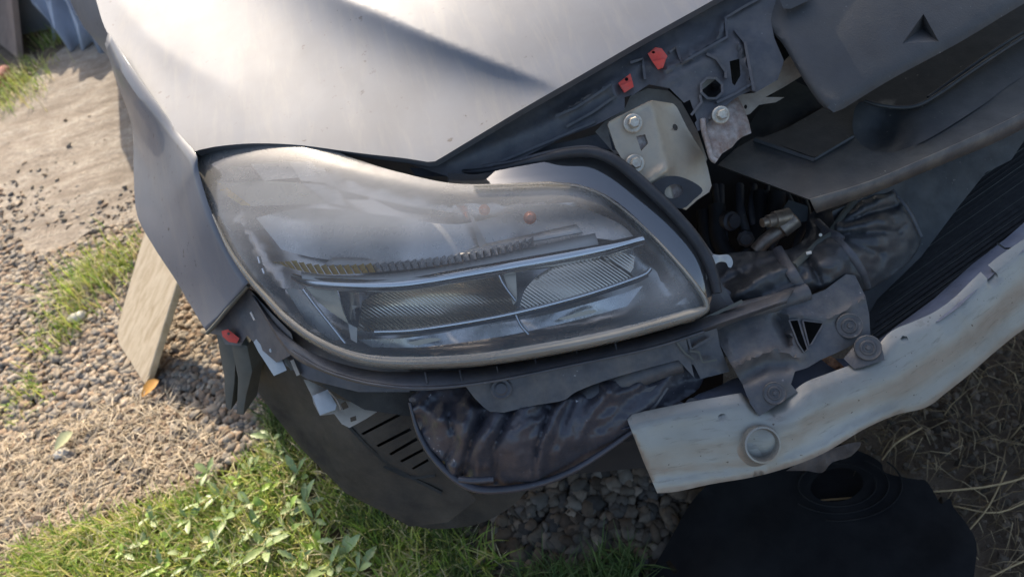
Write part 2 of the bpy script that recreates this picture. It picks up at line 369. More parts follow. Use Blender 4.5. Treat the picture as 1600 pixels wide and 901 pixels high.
# wood
m_wood, nt, b = nodes('weathered_plywood')
f = tnoise(nt, 6, 7, .65, mapping(nt, (.3, -.5, .5), (1, 9, 3)), .4); c = ramp(nt, f, [(.3, (.44, .33, .20)), (.55, (.62, .50, .34)), (.75, (.68, .57, .41))])
nt.links.new(c, b.inputs['Base Color']); b.inputs['Roughness'].default_value = .75; bump(nt, b, f, .3, .003)
def attr_mat(name, rough=.8, trans=0.0, var=True, spec=.3):
    mt, nt, b = nodes(name); a = nt.nodes.new('ShaderNodeAttribute'); a.attribute_name = 'tone'
    c = a.outputs['Color']
    if var: c = mixc(nt, .6, c, ramp(nt, tnoise(nt, 90, 4, .6), [(.3, (.55, .55, .55)), (.7, (1.15, 1.12, 1.1))]), 'MULTIPLY')
    nt.links.new(c, b.inputs['Base Color']); b.inputs['Roughness'].default_value = rough; b.inputs['Specular IOR Level'].default_value = spec
    if trans:
        tl = nt.nodes.new('ShaderNodeBsdfTranslucent'); nt.links.new(c, tl.inputs[0]); mx = nt.nodes.new('ShaderNodeMixShader'); mx.inputs[0].default_value = trans
        nt.links.new(b.outputs[0], mx.inputs[1]); nt.links.new(tl.outputs[0], mx.inputs[2]); nt.links.new(mx.outputs[0], nt.nodes['Material Output'].inputs[0])
    return mt
m_stone = attr_mat('stone', .85); m_blade = attr_mat('grass_blade', .5, .35, False, .4); m_straw = attr_mat('dry_straw', .6, .15, False)
m_leaf = M('weed_leaf', (.16, .23, .07), .45, 0, .3, 30, spec=.5)
def soil_mat(name, a, bcol, c_, s=6):
    mt, nt, b = nodes(name)
    n1 = tnoise(nt, s, 8, .7); c = ramp(nt, n1, [(.3, a), (.52, bcol), (.72, c_)])
    nt.links.new(c, b.inputs['Base Color']); b.inputs['Roughness'].default_value = .95; bump(nt, b, tnoise(nt, 45, 8, .7), .8, .02); return mt
m_soil = soil_mat('brown_soil', (.10, .07, .048), (.17, .12, .08), (.25, .19, .13))
m_conc, nt, b = nodes('worn_concrete')
st = tnoise(nt, 2.2, 8, .68, mapping(nt, (0, 0, math.radians(8)), (1, 5, 1)), .6); n2 = tnoise(nt, 11, 8, .7)
c = ramp(nt, st, [(.34, (.20, .16, .12)), (.46, (.42, .355, .28)), (.60, (.52, .46, .38))]); c = mixc(nt, ramp(nt, n2, [(.35, (.75, .75, .75)), (.6, (0, 0, 0))]), c, (.25, .20, .15))
c = mixc(nt, ramp(nt, tnoise(nt, 70, 4, .7), [(.35, (.5, .5, .5)), (.6, (0, 0, 0))]), c, (.20, .165, .13))
nt.links.new(c, b.inputs['Base Color']); b.inputs['Roughness'].default_value = .9; bump(nt, b, mixc(nt, .5, n2, tnoise(nt, 60, 6, .7)), 1.0, .03)
m_tray = M('undertray_plastic', (.005, .005, .006), .7, 0, .4, 10, dirt=(.016, .0155, .015), dirt_amt=.7, dirt_scale=5, spec=.2, grain=(200, .2, .001))
m_flap = M('lit_tray', (.022, .022, .022), .6, 0, .3, 12, dirt=(.05, .047, .042), dirt_amt=.8, dirt_scale=9)  # lighter copy of the tray plastic, for its side turned to the light
m_wall = M('dark_render', (.30, .30, .31), .9, 0, .15, 3)
m_slab = M('brown_board', (.24, .17, .13), .8, 0, .2, 8)
m_tarp = M('pale_sheet', (.42, .45, .52), .4, 0, .15, 5)
m_brick = M('red_clay', (.34, .12, .09), .8, 0, .2, 20)
m_white = M('white_pebble', (.62, .58, .5), .7, 0, .1, 30)
# ------------------------------------------------------------------ ground and setting
gx = np.concatenate([np.linspace(-120, -4, 14), np.linspace(-3.6, 2.4, 70), np.linspace(3, 120, 14)]); gy = np.concatenate([np.linspace(-100, -1.5, 12), np.linspace(-1.2, 7, 90), np.linspace(8, 200, 16)])
X, Y = np.meshgrid(gx, gy); near = np.exp(-((X / 5) ** 2 + ((Y - 2) / 6) ** 2))
Z = near * (.012 * nz(X, Y, 2.3) + .006 * nz(X, Y, 7, 3)) - .012
n = len(gx); F = [(j * n + i, j * n + i + 1, (j + 1) * n + i + 1, (j + 1) * n + i) for j in range(len(gy) - 1) for i in range(n - 1)]
tag(link('ground', np.stack([X.ravel(), Y.ravel(), Z.ravel()], 1), F, m_soil), kind='structure')
conc_px = [(-260, 430), (-60, 352), (0, 342), (22, 372), (40, 398), (66, 402), (88, 392), (112, 382), (140, 362), (180, 352), (222, 345), (330, 330), (420, 290), (420, 120), (300, 40), (150, 60), (100, 74), (62, 108), (30, 140), (0, 168), (-80, 215), (-260, 290)]
plate('concrete_path', conc_px, zd(.004), m_conc, None, ext=(0, 0, -.06), step=14, post=lambda V, x, y: V + np.stack([0 * x, 0 * x, .010 * nz(V[:, 0], V[:, 1], 4) + .005 * nz(V[:, 0], V[:, 1], 17, 2)], 1))['kind'] = 'structure'
def slab(name, c, ux, uy, t, mat, parent=None, bev=.004):
    c, ux, uy = (np.array(v, float) for v in (c, ux, uy)); nn = np.cross(ux, uy); nn = nn / np.linalg.norm(nn) * t
    V = [c + a * ux + b2 * uy + k * nn for k in (0, 1) for a, b2 in ((0, 0), (1, 0), (1, 1), (0, 1))]
    o = link(name, V, [(3, 2, 1, 0), (4, 5, 6, 7), (0, 1, 5, 4), (1, 2, 6, 5), (2, 3, 7, 6), (3, 0, 4, 7)], mat, parent, smooth=False)
    if bev: bm = o.modifiers.new('bevel', 'BEVEL'); bm.width = bev; bm.segments = 2
    return o
w0, w1 = G(-70, 78), G(160, 28); u = (w1 - w0) / np.linalg.norm(w1 - w0)
tag(slab('garden_wall', w0 - u * 3, u * 4.4, (0, 0, .42), -.2, m_wall), 'low dark grey rendered wall in shade at the far end of the concrete path', 'wall')
a, b_, c_ = G(4, 66), G(38, 92), G(88, 58)
tag(slab('brown_board', a, (b_ - a) * 1.0, np.array([.12, .22, .42]) + (G(50, 30) - a) * .35, .03, m_slab), 'brown board leaning in shade at the foot of the dark grey wall', 'board')
A_, B_ = G(84, 66), G(182, 84); rows = []
for k in range(33):
    t = k / 32; rows.append([A_ + (B_ - A_) * t + np.array([.02 * math.sin(j * 1.7 + t * 9), .05 * j + .05 * math.sin(t * 31 + .5 * j) + .03 * math.sin(t * 13 + j), .10 * j + .01 * math.sin(t * 23)]) for j in range(5)])
tag(loft('plastic_sheet', rows, m_tarp, None, thick=.004, n=1, raw=True), 'pale blue grey plastic sheet draped in folds against the dark wall', 'sheet')
tag(tube3('clay_pipe', [G(-14, 138, .03), G(-2, 126, .03), G(12, 112, .03)], .035, m_brick), 'red clay pipe lying on the ground at the left edge beside the grass', 'pipe')
# leaning board
bl, br = G(183, 528, .0), G(231, 607, .0); tl = P(228, 372, 1.93); up = tl - bl
up = up * 1.75
brd = []
v_ = br - bl; cor = .22
pts2 = [(0.0, .10), (.05, .02), (.16, -.01), (1.0, 0), (1, 1), (0, 1)]
V = []; nn = np.cross(up, v_); nn = nn / np.linalg.norm(nn) * .018
for k in (0, 1):
    for s, t in pts2: V.append(bl + v_ * s + up * t + nn * k + np.array([0, 0, .012]))
q = len(pts2)
o = link('wooden_board', V, [tuple(range(q)), tuple(range(2 * q - 1, q - 1, -1))] + [((i + 1) % q, i, i + q, (i + 1) % q + q) for i in range(q)], m_wood, smooth=False)
bm_ = o.modifiers.new('bevel', 'BEVEL'); bm_.width = .003; bm_.segments = 2
tag(o, 'pale plywood board with one rounded corner leaning under the front wing', 'board')
# stones, straw, grass
def ico():
    t = (1 + 5 ** .5) / 2; v = [(-1, t, 0), (1, t, 0), (-1, -t, 0), (1, -t, 0), (0, -1, t), (0, 1, t), (0, -1, -t), (0, 1, -t), (t, 0, -1), (t, 0, 1), (-t, 0, -1), (-t, 0, 1)]
    f = [(0, 11, 5), (0, 5, 1), (0, 1, 7), (0, 7, 10), (0, 10, 11), (1, 5, 9), (5, 11, 4), (11, 10, 2), (10, 7, 6), (7, 1, 8), (3, 9, 4), (3, 4, 2), (3, 2, 6), (3, 6, 8), (3, 8, 9), (4, 9, 5), (2, 4, 11), (6, 2, 10), (8, 6, 7), (9, 8, 1)]
    v = [np.array(a) / np.linalg.norm(a) for a in v]; cache = {}; nf = []
    def mid(a, b):
        k = (min(a, b), max(a, b))
        if k not in cache: mm = v[a] + v[b]; v.append(mm / np.linalg.norm(mm)); cache[k] = len(v) - 1
        return cache[k]
    for a, b, c in f:
        x, y, z = mid(a, b), mid(b, c), mid(c, a); nf += [(a, x, z), (b, y, x), (c, z, y), (x, y, z)]
    return np.array(v), np.array(nf)
IV, IF = ico()
def bulk(name, V, F, tone, mat, smooth=False):       # fast mesh with a per-vertex colour
    k = F.shape[1]; me = bpy.data.meshes.new(name); me.vertices.add(len(V)); me.vertices.foreach_set('co', np.ascontiguousarray(V, np.float32).ravel())
    me.loops.add(F.size); me.loops.foreach_set('vertex_index', F.astype(np.int32).ravel()); me.polygons.add(len(F))
    me.polygons.foreach_set('loop_start', np.arange(0, F.size, k, dtype=np.int32))
    me.polygons.foreach_set('use_smooth', np.full(len(F), smooth)); me.update(calc_edges=True)
    at = me.attributes.new('tone', 'FLOAT_COLOR', 'POINT'); at.data.foreach_set('color', np.hstack([tone, np.ones((len(V), 1))]).astype(np.float32).ravel())
    me.materials.append(mat); o = bpy.data.objects.new(name, me); COL.objects.link(o); return o
def scatter(polys, n):                        # ground points inside photo polygons projected on the ground
    out = []
    gp = [np.array([G(x, y)[:2] for x, y in resamp(p, 60)]) for p in polys]
    al = np.vstack(gp); x0, y0 = al.min(0); x1, y1 = al.max(0); got = 0
    while got < n:
        x = rng.uniform(x0, x1, 6000); y = rng.uniform(y0, y1, 6000); k = np.zeros(6000, bool)
        for g in gp: k |= inside(g, x, y)
        out.append(np.stack([x[k], y[k]], 1)); got += k.sum()
    return np.vstack(out)[:n]
def stones_vf(p, rmin, rmax, pal, zlift=0):
    n = len(p); r = rng.uniform(rmin, rmax, n) ** 1.0; sh = 1 + rng.normal(0, .16, (n, len(IV))); sc = np.stack([rng.uniform(.8, 1.35, n), rng.uniform(.65, 1.1, n), rng.uniform(.4, .75, n)], 1)
    V = IV[None] * sh[..., None] * sc[:, None] * r[:, None, None]
    a = rng.uniform(0, 6.28, n); c, s = np.cos(a)[:, None], np.sin(a)[:, None]; tx = rng.normal(0, .3, n)[:, None]
    x, y, z = V[..., 0] * c - V[..., 1] * s, V[..., 0] * s + V[..., 1] * c, V[..., 2]; z = z + x * tx
    V = np.stack([x + p[:, :1], y + p[:, 1:2], z + (rng.uniform(-.4, .55, n) * r * .6 + zlift)[:, None]], -1)
    pal = np.array(pal); t = pal[rng.integers(0, len(pal), n)] * rng.uniform(.75, 1.2, (n, 1))
    F = IF[None] + (np.arange(n) * len(IV))[:, None, None]
    return V.reshape(-1, 3), F.reshape(-1, 3), np.repeat(t, len(IV), 0)
PAL = [(.30, .255, .195), (.36, .30, .225), (.24, .215, .18), (.42, .345, .26), (.19, .175, .155), (.33, .255, .18), (.30, .22, .15), (.38, .335, .27), (.27, .20, .14)]
g_left = [(-160, 330), (0, 338), (40, 392), (70, 400), (112, 380), (222, 340), (300, 420), (420, 560), (520, 640), (480, 690), (420, 690), (330, 750), (200, 790), (0, 860), (-160, 880)]
p = scatter([g_left], 15000)
straw_zone = [G(x, y)[:2] for x, y in [(-200, 700), (0, 690), (120, 670), (240, 660), (300, 700), (260, 760), (100, 800), (0, 880), (-200, 960)]]
k = inside(straw_zone, p[:, 0], p[:, 1]); p = p[~k | (rng.uniform(0, 1, len(p)) < .7)]
V, F, T = stones_vf(p, .005, .0145, PAL); tag(bulk('gravel', V, F, T, m_stone, True), 'loose grey brown gravel on the sunny ground left of the car', 'gravel', kind='stuff')
edge = [(-200, 400), (-60, 345), (0, 330), (25, 365), (50, 392), (80, 392), (120, 370), (170, 345), (230, 335), (330, 320)]
p = scatter([[(-200, 200), (330, 150), (330, 360), (0, 360), (-200, 430)]], 5000); e_ = np.array([G(x, y)[:2] for x, y in edge]); dd = dist(e_, p[:, 0], p[:, 1])
p = p[rng.uniform(0, 1, len(p)) < .9 * np.exp(-(dd / .10)) + .003]
V, F, T = stones_vf(p, .003, .010, PAL, .006); tag(bulk('scattered_stones', V, F, T, m_stone, True), 'small loose stones strewn over the edge of the concrete', 'gravel', kind='stuff')
p = scatter([[(600, 690), (760, 740), (1060, 700), (1090, 780), (1040, 860), (1000, 960), (820, 960), (690, 900), (560, 800)], [(380, 520), (560, 560), (700, 760), (560, 800), (430, 660)]], 3200)
V, F, T = stones_vf(p, .004, .019, [(a * q, b * q * .97, c * q * .93) for a, b, c in PAL for q in (.3, .45, .6)]); tag(bulk('shaded_gravel', V, F, T, m_stone, True), 'gravel coloured dark for the shade beneath the headlight', 'gravel', kind='stuff')  # shade under the car put into the stone colours: darkened copies of PAL
def blades(p, hmin, hmax, w, pal, bend=.6, seg=3, lay=0.0):
    n = len(p); h = rng.uniform(hmin, hmax, n); a = rng.uniform(0, 6.283, n); lean = rng.uniform(.1, bend, n) + lay; ww = w * rng.uniform(.6, 1.3, n)
    dx, dy = np.cos(a), np.sin(a); V = np.zeros((n, seg * 2 + 1, 3))
    for i in range(seg + 1):
        t = i / seg; ang = lean * t * 1.4; hz = h * t * np.cos(ang) * (1 - .0); ho = h * t * np.sin(ang)
        cx, cy = p[:, 0] + dx * ho, p[:, 1] + dy * ho; wd = ww * (1 - t ** 1.6)
        if i < seg:
            V[:, 2 * i] = np.stack([cx - dy * wd, cy + dx * wd, hz - .004], 1); V[:, 2 * i + 1] = np.stack([cx + dy * wd, cy - dx * wd, hz - .004], 1)
        else: V[:, 2 * seg] = np.stack([cx, cy, hz], 1)
    tri = []
    for i in range(seg - 1): tri += [(2 * i, 2 * i + 1, 2 * i + 3), (2 * i, 2 * i + 3, 2 * i + 2)]
    tri.append((2 * seg - 2, 2 * seg - 1, 2 * seg)); F = np.array(tri)[None] + (np.arange(n) * (2 * seg + 1))[:, None, None]
    pal = np.array(pal); t = pal[rng.integers(0, len(pal), n)] * rng.uniform(.75, 1.25, (n, 1))
    return V.reshape(-1, 3), F.reshape(-1, 3), np.repeat(t, 2 * seg + 1, 0)
GR = [(.28, .40, .06), (.36, .46, .08), (.18, .30, .045), (.48, .50, .12), (.54, .47, .20), (.60, .53, .32)]
g_grass = [(-120, 960), (20, 862), (120, 828), (220, 800), (330, 768), (400, 720), (432, 690), (470, 700), (560, 780), (640, 830), (760, 860), (830, 905), (840, 980), (300, 1100)]
p = scatter([g_grass], 15000); keep = nz(p[:, 0], p[:, 1], 5) + .5 * nz(p[:, 0], p[:, 1], 16, 2) > -.16; p = p[keep]
V, F, T = blades(p, .02, .085, .0022, GR, 1.15); tag(bulk('lawn_grass', V, F, T, m_blade), 'short green grass growing at the lower left of the car', 'grass', kind='stuff')
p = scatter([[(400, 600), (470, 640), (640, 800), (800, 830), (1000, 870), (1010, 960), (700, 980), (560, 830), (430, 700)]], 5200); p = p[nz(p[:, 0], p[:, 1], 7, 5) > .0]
V, F, T = blades(p, .03, .09, .0018, [(.07, .13, .03), (.10, .15, .04), (.14, .19, .06)], .9); tag(bulk('shaded_grass', V, F, T, m_blade), 'sparse green grass in the shade under the front end', 'grass', kind='stuff')  # greens darker than the lawn's: the shade is put into the colour
ST = [(.52, .42, .28), (.62, .52, .37), (.40, .32, .21), (.54, .44, .31)]
p = scatter([[(-220, 680), (0, 690), (120, 640), (260, 620), (360, 700), (300, 770), (120, 830), (0, 900), (-220, 990)]], 3000)
V, F, T = blades(p, .03, .10, .0014, ST, .9, 3, .75); tag(bulk('dry_straw', V, F, T, m_straw), 'dry tan straw lying over the gravel at lower left', 'straw', kind='stuff')
p = scatter([[(1330, 700), (1400, 620), (1560, 520), (1750, 420), (1800, 800), (1700, 1000), (1500, 960), (1520, 860), (1450, 750)]], 650)
V, F, T = blades(p, .03, .11, .0011, [(.22, .155, .08), (.16, .11, .06), (.30, .22, .12)], .9, 3, .8); tag(bulk('soil_straw', V, F, T, m_straw), 'thin dead straw scattered over brown soil in front of the beam', 'straw', kind='stuff')
p = scatter([[(1330, 700), (1560, 520), (1750, 420), (1800, 800), (1700, 1000), (1500, 960), (1520, 860), (1450, 750)]], 700)
V, F, T = stones_vf(p, .002, .009, [(.12, .09, .06), (.16, .12, .085), (.09, .07, .05)]); tag(bulk('soil_crumbs', V, F, T, m_stone), 'brown soil crumbs and grit in front of the beam', 'soil', kind='stuff')
def stalk(pts, r, lab, g='long straw stalks on the brown soil'):
    p3 = [G(x, y, z) for x, y, z in pts]; A = [tuple(a) for a in p3]
    o = tube3('straw_stalk', crv(*A, n=4), r, m_stalk, n=6); tag(o, lab, 'straw', g)
m_stalk = M('stalk', (.36, .26, .13), .6, 0, .2, 60)
stalk([(1270, 782, .02), (1400, 772, .03), (1540, 760, .03), (1620, 740, .02)], .0017, 'long straw stalk lying across the soil right of the black tray')
stalk([(1378, 718, .02), (1400, 692, .03), (1440, 668, .02)], .0016, 'straw stalk just beneath the beam edge beside the black tray')
stalk([(1512, 830, .02), (1545, 790, .03), (1572, 735, .02)], .0014, 'slanting straw stalk at the jagged right edge of the black tray')
stalk([(1540, 905, .02), (1590, 880, .03), (1640, 862, .02)], .0014, 'straw stalk at the lower right corner of the photo')
stalk([(1490, 790, .02), (1560, 800, .03), (1630, 770, .02)], .0013, 'thin straw stalk crossing the longest stalk on the soil')
def tuft(x, y, rx, n, h, lab, pal=GR):
    c = G(x, y)[:2]; p = c + rng.normal(0, 1, (n, 2)) * rx
    V, F, T = blades(p, h * .5, h, .0022, pal, .9); tag(bulk('grass_tuft', V, F, T, m_blade), lab, 'grass tuft', kind='stuff')
tuft(148, 446, .07, 420, .11, 'bushy green grass tuft in gravel left of the plywood board')
tuft(98, 522, .045, 160, .07, 'small sparse yellow green tuft in gravel below the bushy tuft')
tuft(30, 628, .05, 120, .06, 'thin grass tuft in gravel at the left edge above the straw')
tuft(30, 128, .09, 260, .12, 'bright grass patch beside the clay pipe')
tuft(8, 165, .09, 240, .10, 'grass patch between the clay pipe and the concrete edge')
tuft(92, 62, .06, 160, .10, 'grass patch by the foot of the brown board')
tuft(196, 398, .05, 150, .06, 'low weedy tuft at the concrete edge beside the plywood board')
# loose leaf and pale stones
def pebble(name, x, y, r, col, lab, cat='stone'):
    V = IV * (1 + rng.normal(0, .08, (len(IV), 1))) * np.array([1.3, .9, .6]) * r + G(x, y, r * .55); tag(link(name, V, IF, col, angle=60), lab, cat)
pebble('pale_stone', 121, 495, .022, m_white, 'pale cream stone in gravel just below the bushy grass tuft')
pebble('pale_stone', 96, 708, .016, m_white, 'white pebble beside the pale green fallen leaf')
LEAFV = []; 
def leaf_mesh(name, mat, L=.07, Wd=.022, lob=.25, curl=.25):
    k = 8; V = []; F = []
    for i in range(k + 1):
        t = i / k; w = Wd * math.sin(math.pi * min(1, t * .92 + .08)) ** .8 * (.5 + .7 * t) * (1 + lob * math.sin(t * 22)); zc = L * curl * (math.sin(t * 2.2) * .5)
        V += [(L * t, -w, zc + w * .35), (L * t, 0, zc), (L * t, w, zc + w * .35)]
    for i in range(k):
        a = 3 * i; F += [(a, a + 3, a + 4, a + 1), (a + 1, a + 4, a + 5, a + 2)]
    me = bpy.data.meshes.new(name); me.from_pydata(V, [], F); me.materials.append(mat); me.polygons.foreach_set('use_smooth', [True] * len(F)); me.update(); return me
m_leaf2 = M('pale_weed_leaf', (.23, .30, .12), .45, 0, .25, 40); m_yleaf = M('autumn_leaf', (.50, .24, .04), .6, 0, .2, 60); m_pleaf = M('pale_fallen_leaf', (.42, .42, .22), .6, 0, .1, 40)
m_leaf3 = M('young_weed_leaf', (.24, .36, .06), .45, 0, .25, 40)
lm = [leaf_mesh('leaf', m_leaf, .09, .016, .08, .12), leaf_mesh('leaf', m_leaf2, .11, .019, .14, .2), leaf_mesh('leaf', m_leaf2, .07, .020, .05, .1), leaf_mesh('leaf', m_leaf3, .06, .017, .02, .3), leaf_mesh('leaf', m_leaf2, .085, .013, .3, .15)]
for nm, x, y, mt_, lab in (('fallen_leaf', 222, 619, m_yleaf, 'orange fallen leaf on gravel below the plywood board'), ('fallen_leaf', 86, 702, m_pleaf, 'pale green fallen leaf on gravel left of the straw')):
    o = bpy.data.objects.new(nm, leaf_mesh(nm, mt_, .055, .02, .05, .2)); COL.objects.link(o); o.location = G(x, y, .022); o.rotation_euler = (.15, -.1, .6); tag(o, lab, 'leaf')
spots = [(300, 815), (350, 780), (395, 790), (430, 760), (405, 830), (450, 830), (480, 790), (340, 850), (270, 845), (440, 715), (470, 745), (330, 745), (395, 735), (500, 850), (380, 880), (300, 890), (545, 870), (240, 815), (415, 800), (470, 880), (360, 815), (430, 690), (290, 870), (260, 890), (350, 870), (420, 860), (520, 890), (460, 800), (375, 755), (310, 790), (495, 815), (565, 895), (230, 850), (200, 870)]
for i, (x, y) in enumerate(spots):
    e = empty('broadleaf_weed', tuple(G(x, y, .02))); kinds = ['dark green smooth leaved weed', 'pale long leaved weed', 'pale broad leaved weed', 'bright yellow green small leaved weed', 'pale narrow wavy leaved weed']
    zone = 'near the wheel arch liner' if x > 455 else 'by the lower edge of the photo' if y > 862 else 'at the border of the straw' if x < 345 else 'at the gravel end of the grass' if y < 765 else 'in the middle of the sunlit grass'
    tag(e, kinds[i % 5] + ' growing ' + zone, 'weed', 'broad leaved weeds in the grass')
    for j in range(random.randint(5, 7)):
        o = bpy.data.objects.new('leaf', lm[(i + (j > 3)) % 5]); COL.objects.link(o); o.parent = e; s = random.uniform(.22, .52)
        o.rotation_euler = (random.uniform(-.3, .3), random.uniform(-.6, .05), j * 1.05 + i + random.uniform(-.4, .4)); o.scale = (s, s, s); o.location = (0, 0, random.uniform(.0, .02))
# black undertray on the ground
tray_px = [(985, 965), (1012, 901), (1045, 845), (1090, 772), (1180, 700), (1290, 690), (1345, 705), (1376, 722), (1384, 738), (1430, 748), (1446, 750), (1458, 766), (1470, 786), (1484, 778), (1490, 792), (1512, 820), (1526, 850), (1522, 901), (1510, 985), (1300, 1010)]
cx_, cy_ = 1308, 757
def traybump(x, y):
    z = np.zeros(np.shape(x))
    r = np.hypot((x - cx_) / 1.35, (y - cy_)); 
    z += .03 * (x < 1120) * np.clip((1120 - x) / 100, 0, 1) * (y > 770)
    return z + .006 * nz(x, y, .012)
tray_px = tray_px[:2] + crv(*tray_px[2:18], n=4) + tray_px[18:]
tr_ = plate('plastic_undertray', tray_px, zd(.05), m_tray, None, thick=.004, holes=[circ(cx_, cy_, 42, 26, 22, -10), [(1040, 878), (1046, 874), (1060, 892), (1053, 896)]], step=11, bump=traybump)
tag(tr_, 'black plastic undertray with a round hole lying on the ground below the bumper beam', 'undertray')
plate('hole_shade_plate', circ(cx_, cy_, 50, 33, 22, -10), zd(.022), m_tray, tr_, thick=.003, step=9)  # dark plate standing for the shade inside the hole
for rr, a0, a1 in ((47, -20, 330), (62, -60, 140), (78, -40, 100)):
    q = [(cx_ + rr * 1.3 * math.cos(math.radians(a)) , cy_ + rr * .72 * math.sin(math.radians(a))) for a in np.linspace(a0, a1, 26)]
    tube3('moulded_ring', [G(x, y, .053) for x, y in q], .0014, m_tray, tr_, 6)
# ------------------------------------------------------------------ the car
TH = math.radians(18); CW = np.array([[math.cos(TH), -math.sin(TH), 0], [math.sin(TH), math.cos(TH), 0], [0, 0, 1.0]])   # car frame -> place
def cw(v): return CW @ np.array(v, float)
car = empty('car', tuple(cw((.8, 2.2, 0)))); car.rotation_euler = (0, 0, TH); tag(car, 'silver car with its front bumper removed, hazy headlight and bare metal beam exposed', 'car')
def hz_(x, y, z): return (x, y, float(zd(z)(np.array(float(x)), np.array(float(y)))))
hood_d = quad([(305, 238, .97), (165, 50, 1.19), (240, 155, 1.07), (470, 228, .915), (680, 252, .868), (900, 124, .872), (1115, 0, .885), hz_(500, 0, .895), hz_(820, 0, .88), hz_(330, -200, .93), hz_(1000, -250, .92), hz_(1400, -190, .87), hz_(2000, -420, .85), hz_(1500, -560, .985), hz_(2300, -760, .95)])
crease = crv((420, -75), (520, -12), (606, 26), (690, 62), (780, 98), (872, 134), n=4)
crease2 = crv((120, -120), (175, -20), (240, 60), (320, 112), (380, 140), n=4)
def below_line(L, x, y):
    L = np.array(L); side = np.zeros(np.shape(x)); bi = np.full(np.shape(x), 1e9)
    for a, b in zip(L[:-1], L[1:]):
        ab = b - a; t = np.clip(((x - a[0]) * ab[0] + (y - a[1]) * ab[1]) / (ab @ ab), 0, 1); q = np.hypot(x - a[0] - t * ab[0], y - a[1] - t * ab[1])
        c = ab[0] * (y - a[1]) - ab[1] * (x - a[0]); k = q < bi; side = np.where(k, c, side); bi = np.minimum(bi, q)
    return np.where(side > 0, bi, 0)
def hood_bump(x, y):                         # two swage lines: the panel drops steeply just below each and flattens out again
    s1 = below_line(crease, x, y); k = np.clip((878 - x) / 330, 0, 1.25); s1 = s1 * s1 / (s1 + 7); w = 12 + 62 * k
    z = .085 * k ** .8 * (1 - np.exp(-s1 / w)) * np.exp(-s1 / 330)
    s2 = below_line(crease2, x, y)
    return z + .010 * (1 - np.exp(-(s2 / 30) ** 1.5)) * np.exp(-s2 / 160) * np.clip((380 - x) / 120, 0, 1)
hood_px = [(40, -300)] + crv((125, -90), (150, 0), (167, 50), (200, 100), (240, 155), (275, 203), (304, 237)) + crv((312, 234), (345, 228), (400, 224), (470, 227), (560, 239), (630, 247), (668, 253))[0:] + [(680, 252)] + crv((692, 245), (740, 216), (820, 168), (900, 122), (1000, 64), (1115, 0), (1260, -82), (1420, -180)) + [(1700, -300), (2000, -420), (2500, -560), (2400, -800), (1500, -640)]
plate('hood', hood_px, hood_d, m_paint, car, ext=(0, .012, -.016), step=6, roll=None, bump=hood_bump, angle=60)
# fender: lit shoulder strip and shaded flank, one lofted panel
r0 = [(169, 50, 1.195), (203, 102, 1.13), (242, 157, 1.075), (277, 206, 1.03), (305, 240, .975), (309, 266, .968), (325, 320, .957), (348, 373, .948), (370, 414, .94), (388, 441, .932)]
r1 = [(166, 62, 1.21), (190, 112, 1.155), (222, 160, 1.105), (258, 205, 1.06), (296, 255, .985), (304, 283, .975), (320, 335, .965), (343, 385, .956), (365, 425, .948), (381, 449, .94)]
r2 = [(165, 66, 1.25), (184, 118, 1.21), (212, 170, 1.165), (242, 222, 1.12), (272, 285, 1.04), (285, 320, 1.02), (305, 372, 1.0), (330, 420, .985), (352, 456, .97), (362, 470, .962)]
r3 = [(164, 68, 1.31), (180, 122, 1.28), (202, 178, 1.27), (224, 238, 1.20), (244, 308, 1.12), (262, 352, 1.085), (286, 405, 1.05), (312, 452, 1.02), (330, 484, 1.0), (340, 496, .99)]
r4 = [(164, 70, 1.38), (176, 110, 1.37), (195, 160, 1.37), (207, 205, 1.32), (209, 270, 1.24), (214, 335, 1.18), (240, 385, 1.13), (276, 440, 1.08), (303, 486, 1.04), (322, 517, 1.01)]
r5 = [(172, 72, 1.50), (190, 112, 1.49), (212, 160, 1.46), (224, 205, 1.42), (226, 270, 1.34), (231, 335, 1.27), (257, 385, 1.21), (290, 436, 1.15), (315, 478, 1.10), (330, 505, 1.06)]
loft('front_wing', [r0, r1, r2, r3, r4, r5], m_paint, car, thick=.0012, angle=22, n=5)
# body behind: scuttle, flank, cabin, far wing, wheels
def body_vf(sec):                              # sec: list of (y, [(x,z)...])
    V = []; F = []; k = len(sec[0][1])
    for y, c in sec: V += [tuple(cw((x, y, z))) for x, z in c]
    for i in range(len(sec) - 1):
        for j in range(k): F.append((i * k + j, i * k + (j + 1) % k, (i + 1) * k + (j + 1) % k, (i + 1) * k + j))
    F += [tuple(range(k)), tuple((len(sec) - 1) * k + j for j in range(k))[::-1]]
    return V, F
xc = .81
def sec(y, hw, zt, ztw, zb=.22): return (y, [(xc - hw - .12, zb), (xc - hw - .15, .5), (xc - hw, .82), (xc - hw * ztw, zt), (xc + hw * ztw, zt), (xc + hw, .82), (xc + hw + .03, .5), (xc + hw, zb)])
V, F = body_vf([sec(1.22, .74, .80, .93), sec(1.60, .80, .86, .93), sec(2.0, .80, .95, .9), sec(2.35, .82, 1.15, .75), sec(2.7, .90, 1.40, .62), sec(3.6, .95, 1.42, .60), sec(4.6, .84, 1.05, .8), sec(5.0, .8, .95, .8)])
link('body_shell', V, F, m_paint, car)
V, F = body_vf([(.95, [(xc + .62, .3), (xc + .62, .76), (xc + .85, .70), (xc + .87, .3)]), (1.60, [(xc + .6, .3), (xc + .6, .82), (xc + .86, .78), (xc + .88, .3)])]); link('far_wing', V, F, m_paint, car)
slab('windscreen', cw((xc - .70, 2.03, .975)), cw((1.4, 0, 0)), cw((0, .60, .37)), .006, m_glass, car, 0)
slab('bulkhead', cw((.02, 1.35, .22)), cw((1.6, 0, 0)), cw((0, .1, .56)), .05, m_dark, car, 0)
